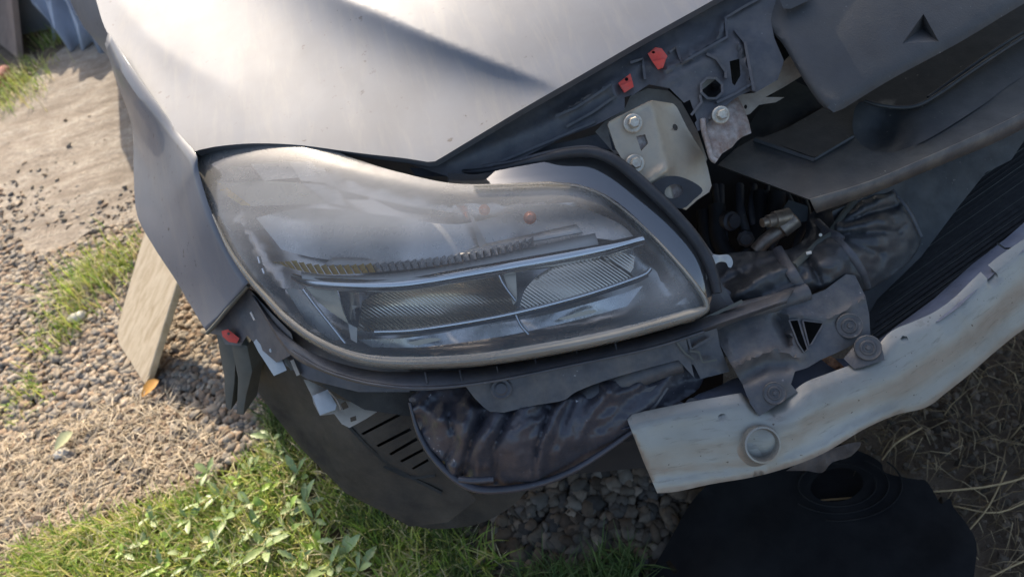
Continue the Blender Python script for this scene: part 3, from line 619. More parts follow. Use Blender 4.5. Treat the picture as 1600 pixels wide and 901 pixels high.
slab('engine_underside', cw((.12, .85, .24)), cw((1.4, 0, 0)), cw((0, 1.6, 0)), .03, m_dark, car, 0)
def wheel(x, y, sgn):
    w = lathe('wheel', cw((x, y, .33)), cw((sgn, 0, 0)), [(.20, -.20), (.31, -.19), (.33, -.16), (.33, -.03), (.31, 0), (.22, .0), (.21, -.02)], m_tyre, car, 40)
    lathe('rim', cw((x, y, .33)), cw((sgn, 0, 0)), [(.21, -.18), (.21, -.01), (.19, -.03), (.06, -.05), (.05, -.02)], m_tab, w, 30)
wheel(-.11, 1.42, -1); wheel(xc + .87, 1.42, 1); wheel(-.06, 4.15, -1); wheel(xc + .87, 4.15, 1)
# dark backing sheet standing for the unlit depth of the engine bay; radiator
plate('dark_backing', [(1060, 60), (1400, 60), (1420, 330), (1340, 520), (1120, 560), (1040, 420), (1020, 260)], cst(1.14), m_dark, car, thick=.02, step=30, bump=lambda x, y: .03 * nz(x, y, .012))
rad_px = [(1336, 520), (1368, 462), (1420, 330), (1500, 180), (1660, 60), (1860, 0), (1860, 330), (1620, 420), (1480, 520), (1352, 560)]
rd_d = lin((1360, 500, .985), (1600, 300, 1.05), (1500, 450, .99)); 
rad = plate('radiator', rad_px, rd_d, m_rad, car, thick=.04, step=40)
for k in range(34):
    x0, y0 = 1346 + (1505 - 1346) * k / 33, 560 + (170 - 560) * k / 33
    fin('cooling_tube', [(x0 + t * 430, y0 - t * 300) for t in (0, .5, 1)], lambda x, y: rd_d(x, y) - .001, m_fin if k % 3 else m_hang, rad, h=.0025, w=.0006 if k % 3 else .0004)
# radiator side cover panel (green-grey sheet between wrap and radiator)
plate('radiator_cover', crv((1300, 330), (1380, 296), (1450, 262), (1560, 215), (1620, 190)) + [(1580, 250), (1540, 270), (1500, 320), (1440, 400), (1370, 468), (1352, 500), (1330, 470)], lin((1300, 330, .955), (1600, 200, 1.01), (1360, 480, .955)), m_duct, car, thick=.004, step=14, bump=lambda x, y: .004 * nz(x, y, .02))
# ---------------- headlight
lens_px = crv((303, 243), (330, 222), (400, 214), (480, 222), (560, 250), (620, 268), (690, 284), (740, 288), (800, 286), (870, 284), (915, 291), (955, 309), (1000, 346), (1050, 396), (1090, 442), (1109, 474)) + crv((1109, 482), (1098, 492), (1060, 505), (960, 532), (850, 554), (750, 569), (650, 574), (580, 570), (530, 556), (480, 530), (440, 498), (410, 465), (385, 434), (360, 394), (335, 343), (315, 296), (304, 262))
ld = quad([(303, 250, .985), (330, 222, 1.0), (480, 222, .965), (620, 268, .915), (740, 288, .885), (870, 284, .862), (955, 309, .85), (1050, 396, .84), (1109, 476, .835), (1060, 505, .83), (850, 554, .822), (650, 574, .83), (530, 556, .852), (440, 498, .90), (385, 434, .935), (335, 343, .96),
          (500, 400, .868), (700, 430, .822), (880, 400, .826), (600, 320, .88), (800, 340, .845), (430, 330, .915), (980, 430, .826), (800, 500, .815), (640, 510, .825)])
ld0 = ld; hood_edge = crv((304, 237), (345, 228), (400, 224), (470, 227), (560, 239), (630, 247), (680, 252))
ld = lambda x, y: ld0(x, y) + .008 * np.exp(-(np.where(y < np.interp(x, [304, 345, 400, 470, 560, 630, 680], [237, 228, 224, 227, 239, 247, 252]), 0, dist(hood_edge, x, y)) / 21) ** 2)
ldist = lambda x, y: dist(lens_px, x, y, True)
house_px = crv((308, 250), (335, 226), (480, 226), (620, 272), (740, 292), (870, 290), (950, 312), (1040, 396), (1100, 474)) + crv((1090, 488), (960, 527), (850, 549), (650, 569), (535, 551), (443, 494), (390, 434), (340, 343), (310, 270))
hd = lambda x, y: ld(x, y) + .012 + .085 * (1 - np.exp(-(dist(house_px, x, y, True) / 13) ** 1.3))
lamp = plate('headlight', house_px, hd, m_house, car, thick=.004, step=13)
lens = plate('lens', lens_px, ld, m_lens, lamp, thick=0, step=8, roll=(.007, 8), angle=70)
def lens_wear(x, y):                         # polycarbonate fogs where sun and weather reach it: top, outer end and inner lower corner
    s_ = np.interp(x, [300, 430, 545, 700, 835, 1000, 1109], [380, 396, 408, 396, 366, 335, 320]) - y
    t = np.clip((s_ - 10) / 50, 0, 1); w = .15 + .85 * t * t * (3 - 2 * t)
    w = w + .75 * np.exp(-((x - 1045) / 55) ** 2 - ((y - 462 + (x - 1045) * .3) / 34) ** 2) + .8 * np.clip((430 - x) / 90, 0, 1) * (1 - t)
    return np.clip(w, 0, 1.1)
me = lens.data; v_ = np.array([tuple(v.co) for v in me.vertices]) - CAMP; dz_ = v_ @ cF
wx, wy = 800 + FPX * (v_ @ cR) / dz_, 450.5 - FPX * (v_ @ cU) / dz_; wv_ = lens_wear(wx, wy)
at_ = me.attributes.new('wear', 'FLOAT_COLOR', 'POINT'); at_.data.foreach_set('color', np.stack([wv_, wv_, wv_, np.ones_like(wv_)], 1).astype(np.float32).ravel())
plate('wing_inner', [(296, 228), (350, 216), (420, 210), (420, 260), (345, 330), (310, 300), (298, 250)], cst(1.075), m_trim, car, thick=.006, step=20)
# clear side wall of the lens from the ridge back to the seal
in_ = crv((700, 285), (740, 288), (800, 286), (870, 284), (915, 291), (955, 309), (1000, 346), (1050, 396), (1090, 442), (1109, 474), n=5)
ou_ = crv((700, 270), (745, 272), (800, 262), (870, 250), (920, 247), (962, 262), (1010, 302), (1060, 352), (1096, 398), (1116, 452), n=5)
A = np.array(in_); B = np.array(ou_); rows = []
for t in np.linspace(0, 1, 6):
    q = A + (B - A) * t; d0 = ld(A[:, 0], A[:, 1]); rows.append([(x, y, dd + .009 + .016 * t ** .9) for (x, y), dd in zip(q, d0)])
loft('lens_side_wall', rows, m_side, lamp, n=1, angle=70)
back = [[(x, y, d + .02) for x, y, d in rows[0]], [(x + .4 * (bx - x), y + .4 * (by - y), d + .03) for (x, y, d), (bx, by) in zip(rows[0], ou_)], [(x, y, d + .012) for x, y, d in rows[-1]]]
loft('housing_flange', back, m_rubber, lamp, n=1)
# seal round the outside
tube('rubber_seal', [(690, 266, .945), (740, 268, .925), (790, 262, .912), (840, 250, .90), (880, 240, .888), (925, 238, .882), (962, 252, .875), (1010, 292, .868), (1062, 344, .862), (1098, 392, .858), (1114, 430, .855), (1120, 458, .852)], [.002, .004, .005, .006, .007, .007, .007, .007, .006], m_rubber, lamp)
tube('seal_lip', [(740, 262, .935), (800, 253, .92), (860, 238, .905), (905, 231, .893), (935, 234, .885), (975, 255, .878), (1020, 296, .87), (1075, 350, .863), (1112, 400, .858)], .0028, m_trim, lamp)
# yellowed thick lower rim
lo = crv((330, 335), (356, 392), (385, 436), (412, 468), (440, 499), (480, 531), (530, 557), (580, 571), (650, 575), (750, 570), (850, 555), (960, 533), (1060, 506), (1098, 492), (1109, 478), (1096, 452), (1060, 408), (1010, 356), (955, 311), (915, 293), (870, 286), (800, 288), (740, 290), n=6)
wid = np.interp(np.linspace(0, 1, len(lo)), [0, .07, .22, .33, .45, .56, .61, .66, .76, 1], [4, 7, 13, 18, 21, 19, 12, 8, 5, 3])
L = np.array(lo); T = np.gradient(L, axis=0); Nn = np.stack([T[:, 1], -T[:, 0]], 1); Nn /= np.linalg.norm(Nn, axis=1)[:, None]
rows = []
for s, h in ((-.10, .014), (0, .002), (.25, -.004), (.6, -.004), (1.0, .0015)):
    q = L + Nn * (wid * s)[:, None]; qc = L + Nn * np.maximum(wid * s, 3)[:, None]
    rows.append([(x, y, dd + h) for (x, y), dd in zip(q, ld(qc[:, 0], qc[:, 1]))])
loft('lens_rim', rows, m_rim, lamp, n=1, angle=70)
# inside: upper chamber facets
def facet(poly, tilt, off, mat, name='reflector_facet'):
    c = np.mean(poly, 0)
    return plate(name, poly, lambda x, y: ld(x, y) + np.maximum(off + tilt[0] * (x - c[0]) / 1000 + tilt[1] * (y - c[1]) / 1000, .006), mat, lamp, thick=.002, step=25)
facet([(345, 268), (362, 260), (392, 262), (405, 280), (352, 283)], (-.5, .2), .03, m_house)
facet([(342, 285), (410, 282), (470, 286), (510, 318), (390, 322)], (-.3, .35), .03, m_facet)
facet([(336, 282), (348, 288), (392, 321), (378, 321), (344, 298)], (-.8, .2), .016, m_sun_gold)
facet([(412, 282), (392, 256), (470, 252), (482, 276)], (.2, -.3), .045, m_satin)
facet([(452, 254), (485, 252), (520, 288), (470, 282)], (-.2, .4), .038, m_ledge)
facet([(472, 286), (525, 290), (542, 322), (512, 318)], (.4, .3), .035, m_ledge)
facet([(484, 262), (505, 262), (528, 292), (516, 292)], (.9, -.2), .02, m_ledge)
facet([(528, 296), (578, 308), (575, 312), (538, 312)], (0, .6), .03, m_chrome)
facet([(580, 310), (640, 322), (720, 334), (690, 340), (622, 330)], (.1, .7), .05, m_satin)
facet([(712, 320), (730, 320), (732, 344)], (.5, .3), .035, m_chrome)
facet([(732, 330), (740, 340), (770, 400), (752, 398)], (.7, .1), .04, m_ledge)
# smoky cross reflector behind the upper chamber
plate('upper_reflector', crv((400, 340), (480, 325), (600, 336), (720, 350), (860, 318), (960, 345), (1000, 380)) + crv((930, 372), (820, 392), (700, 408), (600, 412), (500, 404), (440, 390)), lambda x, y: ld(x, y) + .05 + .02 * np.sin(x / 60), m_satin, lamp, thick=.003, step=14)
lathe('indicator_bulb', P(828, 340, .885), towards(828, 340), [(.007, 0), (.008, .01), (.004, .016)], m_bulb, lamp, 14)
lathe('indicator_bulb', P(757, 328, .90), towards(757, 328), [(.006, 0), (.007, .01), (.003, .015)], m_bulb, lamp, 14)
# ribbed reflector strip
bot = crv((432, 411, 0), (462, 421, 0), (500, 428, 0), (545, 428, 0), (600, 424, 0), (660, 418, 0), (720, 409, 0), (780, 397, 0), (835, 384, 0), n=40)
B2 = np.array(bot)[:, :2]; sl_ = np.concatenate([[0], np.cumsum(np.hypot(*np.diff(B2, axis=0).T))]); NR = 36
for i in range(NR):
    s0 = sl_[-1] * i / NR; s1 = sl_[-1] * (i + .86) / NR
    a = np.array([np.interp(s0, sl_, B2[:, j]) for j in (0, 1)]); c = np.array([np.interp(s1, sl_, B2[:, j]) for j in (0, 1)])
    hgt = np.interp(i, [0, 3, 10, 24, 35], [5, 17, 15, 14, 15]); ln = np.interp(i, [0, 3, 12, 22, 35], [-9, -11, -8, -5, 0])
    dz = float(ld(np.array(a[0]), np.array(a[1]))) + .009
    q = [(a[0], a[1], dz), (c[0], c[1], dz), (c[0] + ln, c[1] - hgt, dz + .008), (a[0] + ln + 2, a[1] - hgt + 3, dz + .008)]
    tp = [(a[0], a[1], dz + .006), (c[0], c[1], dz - .006)]
    V = [P(*tp[0]), P(*tp[1]), P(c[0] + ln, c[1] - hgt, dz + .014), P(a[0] + ln + 1.5, a[1] - hgt + 3, dz + .020), P(a[0], a[1], dz + .02), P(c[0], c[1], dz + .02), P(c[0] + ln, c[1] - hgt, dz + .024), P(a[0] + ln + 1.5, a[1] - hgt + 3, dz + .024)]
    o = link('reflector_rib', V, [(3, 2, 1, 0), (4, 5, 6, 7), (0, 1, 5, 4), (1, 2, 6, 5), (2, 3, 7, 6), (3, 0, 4, 7)], m_sun_gold if i < 14 else m_grib, lamp, smooth=False)  # outer ribs gold: sunlight painted into their colour
def off(pts, o): return [(x, y, float(ld(np.array(float(x)), np.array(float(y)))) + o) for x, y in pts]
loft('reflector_ledge', [off([(470, 424), (520, 430), (600, 428), (700, 415), (800, 393), (930, 364)], .012), off([(472, 434), (520, 441), (600, 441), (700, 430), (800, 410), (935, 380)], .003)], m_ledge, lamp, thick=.002)
loft('upper_ledge', [off([(520, 402), (600, 402), (700, 392), (800, 372), (900, 350)], .048), off([(505, 414), (600, 413), (700, 402), (800, 382), (910, 362)], .034)], m_ledge, lamp, thick=.002)
tube('chrome_bar', off([(458, 432), (480, 440), (520, 444), (580, 446), (640, 443), (720, 430), (800, 416), (880, 402), (950, 388), (1004, 374)], .012), [.004, .0075, .008, .008, .0085, .009, .009, .006], m_chrome, lamp, 14)
# low and main beam bowls
def bowl(name, cx, cy, rx, ry, deep, poly, mat=m_bowl, dome=1):
    base = float(ld(np.array(float(cx)), np.array(float(cy)))) + .025
    return plate(name, poly, lambda x, y: ld(x, y) + .02 + deep * np.clip(1 - ((x - cx) / rx) ** 2 - ((y - cy) / ry) ** 2, 0, 1), mat, lamp, thick=.003, step=8, angle=70)
bowl('reflector_bowl', 680, 480, 140, 60, .06, crv((566, 470), (600, 456), (700, 442), (775, 430)) + crv((790, 445), (800, 470), (800, 486), (700, 506), (600, 518), (558, 516)))
bowl('reflector_bowl', 905, 445, 120, 62, -.012, crv((812, 478), (822, 450), (850, 424), (890, 406), (930, 402), (960, 410), (985, 426)) + crv((990, 432), (930, 452), (860, 472), (820, 482)))
plate('mesh_insert', [(935, 402), (960, 390), (992, 400), (990, 418), (984, 428)], off([(940, 400), (990, 405), (985, 428)], .03), m_bowl, lamp, thick=.002, step=12)
plate('reflector_fin', [(786, 428), (806, 424), (808, 470), (802, 476), (790, 440)], off([(786, 428), (806, 424), (804, 476)], .018), m_facet, lamp, thick=.002, step=20)
tube('divider', off([(777, 424), (788, 446), (806, 470)], .012), .0018, m_chrome, lamp, 8)
tube('divider', off([(806, 492), (814, 508), (826, 522)], .012), .0018, m_chrome, lamp, 8)
tube('lower_bar', off([(586, 518), (640, 516), (700, 508), (780, 494), (850, 478), (920, 459), (980, 439), (1008, 428), (1016, 420)], .008), .0026, m_chrome, lamp, 10)
tube('bar_shadow_strip', off([(586, 522), (700, 513), (850, 483), (980, 444), (1012, 430)], .014), .0022, m_trim, lamp, 8)  # dark strip standing for the shadow below the chrome bar
plate('lower_tray', crv((560, 530), (640, 527), (760, 508), (860, 490), (960, 462), (1005, 446)) + crv((980, 478), (900, 500), (780, 526), (660, 542), (580, 542)), lambda x, y: ld(x, y) + .045, m_grib, lamp, thick=.003, step=14, bump=lambda x, y: .012 * np.sin(x / 35) * np.exp(-((y - 515) / 30) ** 2))
plate('tray_facet', crv((870, 498), (920, 484), (930, 488), (880, 500), n=3), lambda x, y: ld(x, y) + .035, m_facet, lamp, thick=.002, step=12)
plate('tray_facet', crv((635, 535), (670, 528), (690, 530), (650, 540), n=3), lambda x, y: ld(x, y) + .035, m_facet, lamp, thick=.002, step=12)
facet([(478, 448), (526, 452), (536, 486), (545, 506), (518, 488), (495, 470)], (.3, .4), .03, m_facet)
facet([(528, 452), (560, 452), (562, 475), (556, 500), (545, 500), (536, 480)], (-.6, .5), .035, m_house)
facet([(546, 456), (566, 486), (556, 502), (550, 480)], (-.5, -.3), .03, m_chrome)
facet([(544, 505), (558, 512), (558, 536), (548, 530)], (.5, .2), .02, m_ledge)
facet([(445, 450), (472, 452), (515, 500), (538, 530), (520, 532), (480, 505)], (-.3, .5), .032, m_satin)
tube('divider', off([(474, 452), (492, 476), (516, 506), (540, 536)], .012), .002, m_chrome, lamp, 8)
tube('side_marker_bulb', off([(404, 402), (407, 412)], .02), .003, m_chrome, lamp, 8)
tube('side_marker_bulb', off([(411, 420), (414, 428)], .02), .003, m_chrome, lamp, 8)
# mounting tab of the lamp
plate('mounting_tab', crv((1098, 392), (1120, 398), (1138, 398), (1145, 408), (1143, 417), (1138, 417), (1134, 410), (1122, 410), (1110, 422), (1104, 438)) , cst(.868), m_tab, lamp, thick=.006, step=8, roll=(.002, 3))
# ---------------- carrier strip under the lamp
cd = tps([(395, 450, .95), (330, 500, 1.0), (440, 545, .92), (560, 590, .87), (700, 590, .85), (900, 560, .845), (1110, 500, .85), (1250, 440, .87), (760, 640, .855), (1050, 580, .85)])
strip = loft('bumper_carrier', [[(x, y, d) for x, y, d in r] for r in (
    [(392, 452, .965), (440, 518, .925), (500, 556, .885), (580, 578, .862), (660, 580, .85), (760, 574, .848), (900, 548, .848), (1020, 522, .85), (1120, 490, .86), (1240, 452, .875)],
    [(400, 470, .95), (452, 546, .912), (510, 576, .872), (580, 596, .848), (660, 603, .838), (760, 594, .836), (900, 566, .836), (1020, 540, .838), (1120, 506, .848), (1230, 468, .862)],
    [(400, 474, .95), (452, 552, .914), (510, 583, .875), (580, 602, .852), (660, 608, .842), (760, 599, .84), (900, 571, .84), (1020, 545, .842), (1120, 511, .852), (1230, 473, .866)])], m_trim, car, thick=.003, angle=30)
tube('strip_edge', [(456, 548, .909), (510, 579, .871), (580, 599, .847), (660, 606, .837), (760, 597, .835), (900, 569, .835), (1020, 543, .837), (1100, 518, .845)], .0016, m_trim, strip, 8)
for x in (668, 722, 780, 840, 905, 965):
    y = float(np.interp(x, [580, 660, 760, 900, 1020], [580, 582, 576, 550, 524])); tube('strip_rib', [(x - 4, y, .848), (x, y + 17, .8385)], .0012, m_trim, strip, 6)
car_px = crv((560, 600), (640, 610), (700, 607), (728, 604)) + [(742, 622), (756, 636), (766, 643), (788, 644), (800, 641)] + crv((840, 632), (880, 625), (900, 612), (940, 596), (1000, 578), (1060, 562)) + [(1085, 590), (1070, 520)] + crv((1060, 532), (1000, 548), (900, 569), (760, 598), (660, 607), (580, 600))
plate('carrier_flange', car_px, lambda x, y: cd(x, y) - .002, m_black, strip, thick=.004, step=11, bump=lambda x, y: .001 * nz(x, y, .05))
lathe('push_clip', P(783, 607, .846), towards(783, 607), [(.0125, 0), (.0125, .002), (.011, .003), (.008, .002), (.006, .0035), (.002, .0035)], m_black, strip, 24)
plate('dark_web', [(560, 604), (640, 612), (700, 610), (700, 645), (640, 650), (570, 640), (500, 600)], cst(.94), m_liner, strip, thick=.004, step=20)
plate('lamp_support', [(384, 446), (420, 470), (470, 520), (540, 560), (640, 578), (640, 612), (560, 612), (480, 592), (430, 560), (400, 520)], lambda x, y: cd(x, y) + .035, m_trim, strip, thick=.006, step=16)
# channel right of the flange
chn = plate('carrier_channel', [(1040, 548), (1060, 532), (1120, 512), (1125, 540), (1140, 580), (1095, 592), (1084, 570), (1060, 562)], lambda x, y: cd(x, y) + .004, m_black, strip, thick=.02, step=9, bump=lambda x, y: .003 * nz(x, y, .07))
fin('channel_rib', [(1055, 530), (1065, 545), (1072, 553), (1085, 562)], .846, m_hang, chn, .004, .0012)
fin('channel_rib', [(1078, 548), (1092, 550), (1098, 566), (1120, 562)], .847, m_hang, chn, .004, .0012)
fin('channel_rib', [(1075, 528), (1080, 545), (1110, 528)], .850, m_black, chn, .005, .0014)
tube('lower_rod', [(905, 628, .875), (960, 600, .872), (1010, 580, .87), (1062, 564, .868)], [.014, .016, .014], m_black, strip, 12)
plate('rod_end', [(990, 612), (1030, 600), (1045, 606), (1022, 640), (990, 638)], cst(.862), m_black, strip, thick=.02, step=10)
# ---------------- crumpled bag under the lamp
bag_px = crv((638, 622), (650, 612), (672, 604), (700, 602), (730, 606), (780, 606), (860, 600), (940, 585), (1000, 566), (1070, 556), (1100, 575), (1092, 606), (1060, 628), (1020, 652), (985, 674), (940, 705), (890, 735), (840, 754), (790, 763), (745, 762), (718, 750), (690, 728), (668, 702), (650, 668), n=4)
bd = tps([(640, 625, .91), (700, 605, .90), (780, 610, .885), (900, 600, .875), (1090, 580, .875), (1060, 628, .87), (940, 705, .885), (840, 754, .905), (745, 762, .91), (668, 702, .92), (760, 690, .852), (850, 680, .848), (700, 670, .87), (950, 650, .855)])
fol = ridges([([(735, 640), (720, 700), (704, 742)], 13, .016), ([(775, 648), (748, 705), (742, 745)], 11, .014), ([(820, 640), (800, 700), (830, 745)], 22, .013), ([(880, 625), (850, 690), (838, 740)], 10, .012), ([(905, 620), (890, 670), (868, 720)], 10, .010), ([(690, 650), (680, 690), (697, 722)], 16, .012),
              ([(960, 600), (920, 650), (900, 690)], 12, .012), ([(650, 640), (680, 612), (700, 606)], 8, .008), ([(720, 660), (680, 655), (660, 640)], 10, .009), ([(1000, 600), (960, 620), (940, 600)], 9, .010), ([(640, 640), (665, 690), (720, 745)], 6, .006), ([(1060, 575), (1000, 640), (930, 690)], 14, .008),
              ([(755, 650), (735, 690), (722, 740)], 5, -.010), ([(800, 640), (770, 700), (775, 750)], 5, -.010), ([(860, 640), (838, 700), (835, 745)], 4, -.008), ([(700, 650), (712, 690), (690, 730)], 4, -.008)])
bag = plate('crumpled_cover', bag_px, bd, m_bag, car, thick=.003, step=3.6, bump=lambda x, y: fol(x, y) + .012 * np.abs(nz(x + .7 * y, y, .022)) + .003 * np.abs(nz(x - .3 * y, y, .055, 4)) + .0015 * nz(x, y, .13), angle=80)
tube('cover_hem', [(640, 628, .90), (652, 670, .905), (670, 704, .905), (694, 732, .90), (720, 753, .897), (748, 764, .895), (792, 764, .892), (842, 755, .89), (892, 736, .88), (942, 706, .872), (988, 674, .864)], [.002, .004, .005, .005, .004, .003], m_bag, bag, 10)
tube('cover_gather', [(718, 748, .868), (740, 750, .862), (770, 748, .866)], .004, m_bag, bag, 8)
# ---------------- left end below the wing
lb = plate('wing_bracket', [(388, 450), (362, 476), (338, 506), (322, 520), (345, 524), (352, 538), (376, 540), (386, 524), (402, 540), (432, 566), (452, 556), (462, 545), (455, 520), (425, 490)], lin((388, 450, .965), (330, 520, 1.03), (452, 556, .925)), m_trim, car, thick=.01, step=10, bump=lambda x, y: .003 * np.sin((x - y * .6) / 7) * (x < 400))
tube('wing_edge_seal', [(388, 446, .94), (362, 476, .968), (338, 505, .992), (324, 520, 1.005)], .0028, m_hang, lb, 8)
rc = plate('red_clip', [(346, 517), (356, 514), (374, 528), (370, 536), (358, 534), (348, 526)], cst(.985), m_red, lb, thick=.012, step=6, holes=[circ(357, 521, 2.4, 2.4, 8)], roll=(.002, 2))
tube('white_scrape', [(392, 488, .945), (398, 500, .94)], .0016, m_tab, lb, 6)
plate('hanging_strap', [(338, 520), (356, 526), (368, 556), (366, 600), (361, 640), (353, 636), (350, 585)], lin((345, 530, 1.03), (362, 640, 1.06), (366, 560, 1.03)), m_hang, lb, ext=(.02, .03, 0), step=6, roll=(.003, 4))
plate('hanging_strap', [(360, 532), (386, 540), (394, 580), (384, 620), (380, 648), (370, 646), (372, 590)], lin((362, 540, 1.02), (372, 640, 1.05), (386, 560, 1.02)), m_hang, lb, ext=(.02, .03, 0), step=6, roll=(.003, 4))
tb = plate('grey_tab', [(396, 534), (402, 528), (420, 540), (438, 556), (448, 578), (428, 587), (414, 565), (404, 550)], lin((400, 530, .965), (448, 578, .95), (428, 587, .955)), m_tab, lb, thick=.003, step=8, roll=(.001, 2))
lathe('rivet', P(424, 547, .952), towards(424, 547), [(.003, 0), (.003, .002), (.001, .003)], m_tab, tb, 10)
fin('bracket_slot', [(444, 558), (456, 578)], .945, m_hang, lb, .006, .0014); fin('bracket_slot', [(456, 562), (466, 586)], .94, m_sill, lb, .006, .0022)
# metal bracket on the liner
mb = plate('mounting_bracket', [(474, 592), (482, 594), (512, 608), (520, 614), (528, 622), (594, 640), (572, 654), (546, 668), (534, 662), (522, 646), (500, 649), (490, 630), (487, 618)], lin((474, 592, .985), (594, 640, .985), (546, 668, .97)), m_sill, car, thick=.003, step=7, holes=[[(547, 652), (556, 649), (557, 656), (548, 659)], [(532, 631), (540, 626), (545, 636), (536, 640)]], roll=(.0015, 2.5))
plate('bracket_flap', [(488, 618), (512, 608), (526, 632), (524, 640), (500, 648), (495, 636)], lin((490, 618, .968), (524, 630, .958), (500, 648, .958)), m_tab, mb, thick=.004, step=7, roll=(.002, 3))
tube('flap_edge', [(514, 610, .962), (526, 624, .958), (533, 640, .958)], .0013, m_pipe, mb, 6)
# liner with slots
lin_px = [(362, 560), (392, 560), (440, 560), (480, 580), (560, 610), (640, 640), (690, 730), (745, 780), (700, 815), (640, 822), (600, 800), (540, 770), (470, 700), (430, 650), (395, 600)]
slots = [[(564, 677), (567, 675), (632, 641), (634, 645), (568, 679)], [(588, 695), (640, 668), (643, 672), (591, 698)], [(608, 708), (650, 683), (653, 687), (611, 711)], [(625, 719), (660, 700), (662, 704), (628, 722)], [(643, 731), (668, 716), (670, 720), (646, 733)]]
lnr_d = tps([(362, 560, 1.10), (480, 580, 1.02), (640, 640, .985), (745, 780, 1.06), (640, 822, 1.14), (470, 700, 1.16), (560, 690, 1.03)])
lnr = plate('arch_liner', lin_px, lnr_d, m_liner, car, thick=.004, step=10, holes=slots, bump=lambda x, y: -.006 * np.exp(-(dist([(600, 720), (660, 740), (690, 735)], x, y) / 9) ** 2) + .004 * nz(x, y, .015))
for q in ([(520, 640), (600, 720), (690, 770)], [(600, 728), (640, 745), (680, 742)]):
    fin('liner_rib', crv(*q, n=5), lambda x, y: lnr_d(x, y), m_liner, lnr, .006, .002)
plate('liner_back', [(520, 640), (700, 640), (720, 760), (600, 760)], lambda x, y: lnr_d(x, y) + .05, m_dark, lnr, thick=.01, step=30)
plate('lower_deflector', crv((690, 735), (740, 770), (790, 760), (830, 752), (800, 790), (740, 820), (660, 824), (625, 800), n=4), lin((690, 735, 1.10), (800, 780, 1.12), (650, 824, 1.2)), m_liner, car, thick=.006, step=14, bump=lambda x, y: .006 * nz(x, y, .03))
# deep structure under the lamp (dark rail)
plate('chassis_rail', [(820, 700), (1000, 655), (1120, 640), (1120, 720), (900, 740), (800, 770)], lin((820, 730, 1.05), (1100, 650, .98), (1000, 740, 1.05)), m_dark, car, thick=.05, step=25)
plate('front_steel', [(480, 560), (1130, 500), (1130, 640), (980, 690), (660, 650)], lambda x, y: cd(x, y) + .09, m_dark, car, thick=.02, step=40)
# ---------------- crash beam
bf_d = tps([(985, 668, .845), (1025, 770, .86), (1165, 626, .835), (1180, 745, .845), (1290, 600, .838), (1330, 690, .842), (1450, 505, .862), (1480, 610, .862), (1600, 392, .905), (1600, 515, .90), (1800, 270, .99), (1800, 430, .985), (1240, 670, .83), (1400, 590, .845)])
beam_top = [(985, 668), (993, 660), (1012, 655), (1085, 640), (1165, 626), (1180, 640), (1210, 652)] + crv((1228, 642), (1262, 612), (1300, 596), (1342, 580), (1372, 562), (1400, 530), (1440, 512), (1470, 498), (1500, 476), (1535, 442), (1566, 414), (1600, 390), (1690, 330), (1800, 268))
beam_bot = crv((1800, 430), (1690, 470), (1610, 508), (1560, 545), (1520, 580), (1480, 612), (1447, 636), (1400, 648), (1350, 670), (1290, 706), (1240, 727), (1180, 744), (1110, 756), (1060, 767), (1027, 770)) + [(1006, 722)]
bfol = ridges([([(1010, 700), (1110, 688), (1160, 672)], 16, .004), ([(1010, 745), (1120, 735), (1200, 725), (1290, 690)], 7, -.006), ([(1240, 690), (1340, 650), (1420, 615), (1520, 545), (1600, 470)], 22, -.011), ([(1250, 645), (1330, 615), (1420, 575), (1500, 520), (1600, 430)], 16, .006), ([(1200, 690), (1240, 675)], 18, .005), ([(1215, 725), (1300, 690), (1400, 640)], 8, .006), ([(1310, 590), (1340, 610)], 6, -.004), ([(1500, 480), (1520, 510)], 6, -.004), ([(1465, 500), (1480, 530)], 8, -.003)])
bholes = [circ(1128, 650, 6.5, 4.2, 8, -15), circ(1413, 530, 6.5, 6, 6, 10), circ(1551, 436, 8.5, 12.5, 16, 8), circ(1565, 549, 3.5, 2, 8, -40)]
beam = plate('bumper_beam', beam_top + beam_bot, bf_d, m_beam, car, ext=(.0, .012, .0), step=7, holes=bholes, bump=lambda x, y: .32 * bfol(x, y) + .0015 * nz(x, y, .012) + .0005 * nz(x, y, .04), angle=70, roll=(.002, 3))
plate('beam_back', [(1000, 662), (1165, 632), (1240, 640), (1400, 540), (1600, 400), (1800, 280), (1800, 420), (1600, 500), (1450, 625), (1240, 715), (1040, 760)], lambda x, y: bf_d(x, y) + .03, m_beamtop, beam, thick=.004, step=25)
btop = plate('beam_top_flange', [(1350, 548), (1400, 510), (1460, 466), (1520, 412), (1570, 374), (1620, 330), (1800, 205), (1800, 270), (1690, 332), (1600, 392), (1566, 416), (1535, 444), (1500, 478), (1470, 500), (1440, 514), (1400, 532), (1372, 564)], tps([(1350, 548, .895), (1520, 412, .935), (1800, 205, 1.03), (1800, 270, .985), (1600, 392, .905), (1470, 500, .865), (1372, 564, .848)]), m_beamtop, beam, thick=.003, step=12, bump=lambda x, y: .002 * nz(x, y, .03))
fin('flange_crack', [(1558, 380), (1570, 388), (1596, 388), (1612, 384)], .915, m_rad, btop, .001, .0012)
plate('far_beam', [(1800, 268), (2300, -20), (2600, 0), (2400, 160), (1800, 430)], tps([(1800, 268, .99), (1800, 430, .985), (2300, -20, 1.18), (2400, 160, 1.12), (2600, 0, 1.25)]), m_beam, beam, thick=.02, step=60)
ax = towards(1187, 693, (.28, -.15, -.22)); bo = P(1184, 691, .842); r = 29 * .842 / FPX
lathe('towing_eye_cover', bo, ax, [(r * 1.35, -.004), (r * 1.2, .000), (r * 1.02, .003), (r, .012), (r * .97, .016), (r * .88, .0165), (r * .80, .012), (r * .74, .003), (r * .5, .004), (r * .1, .005)], m_beam, beam, 32, 50)
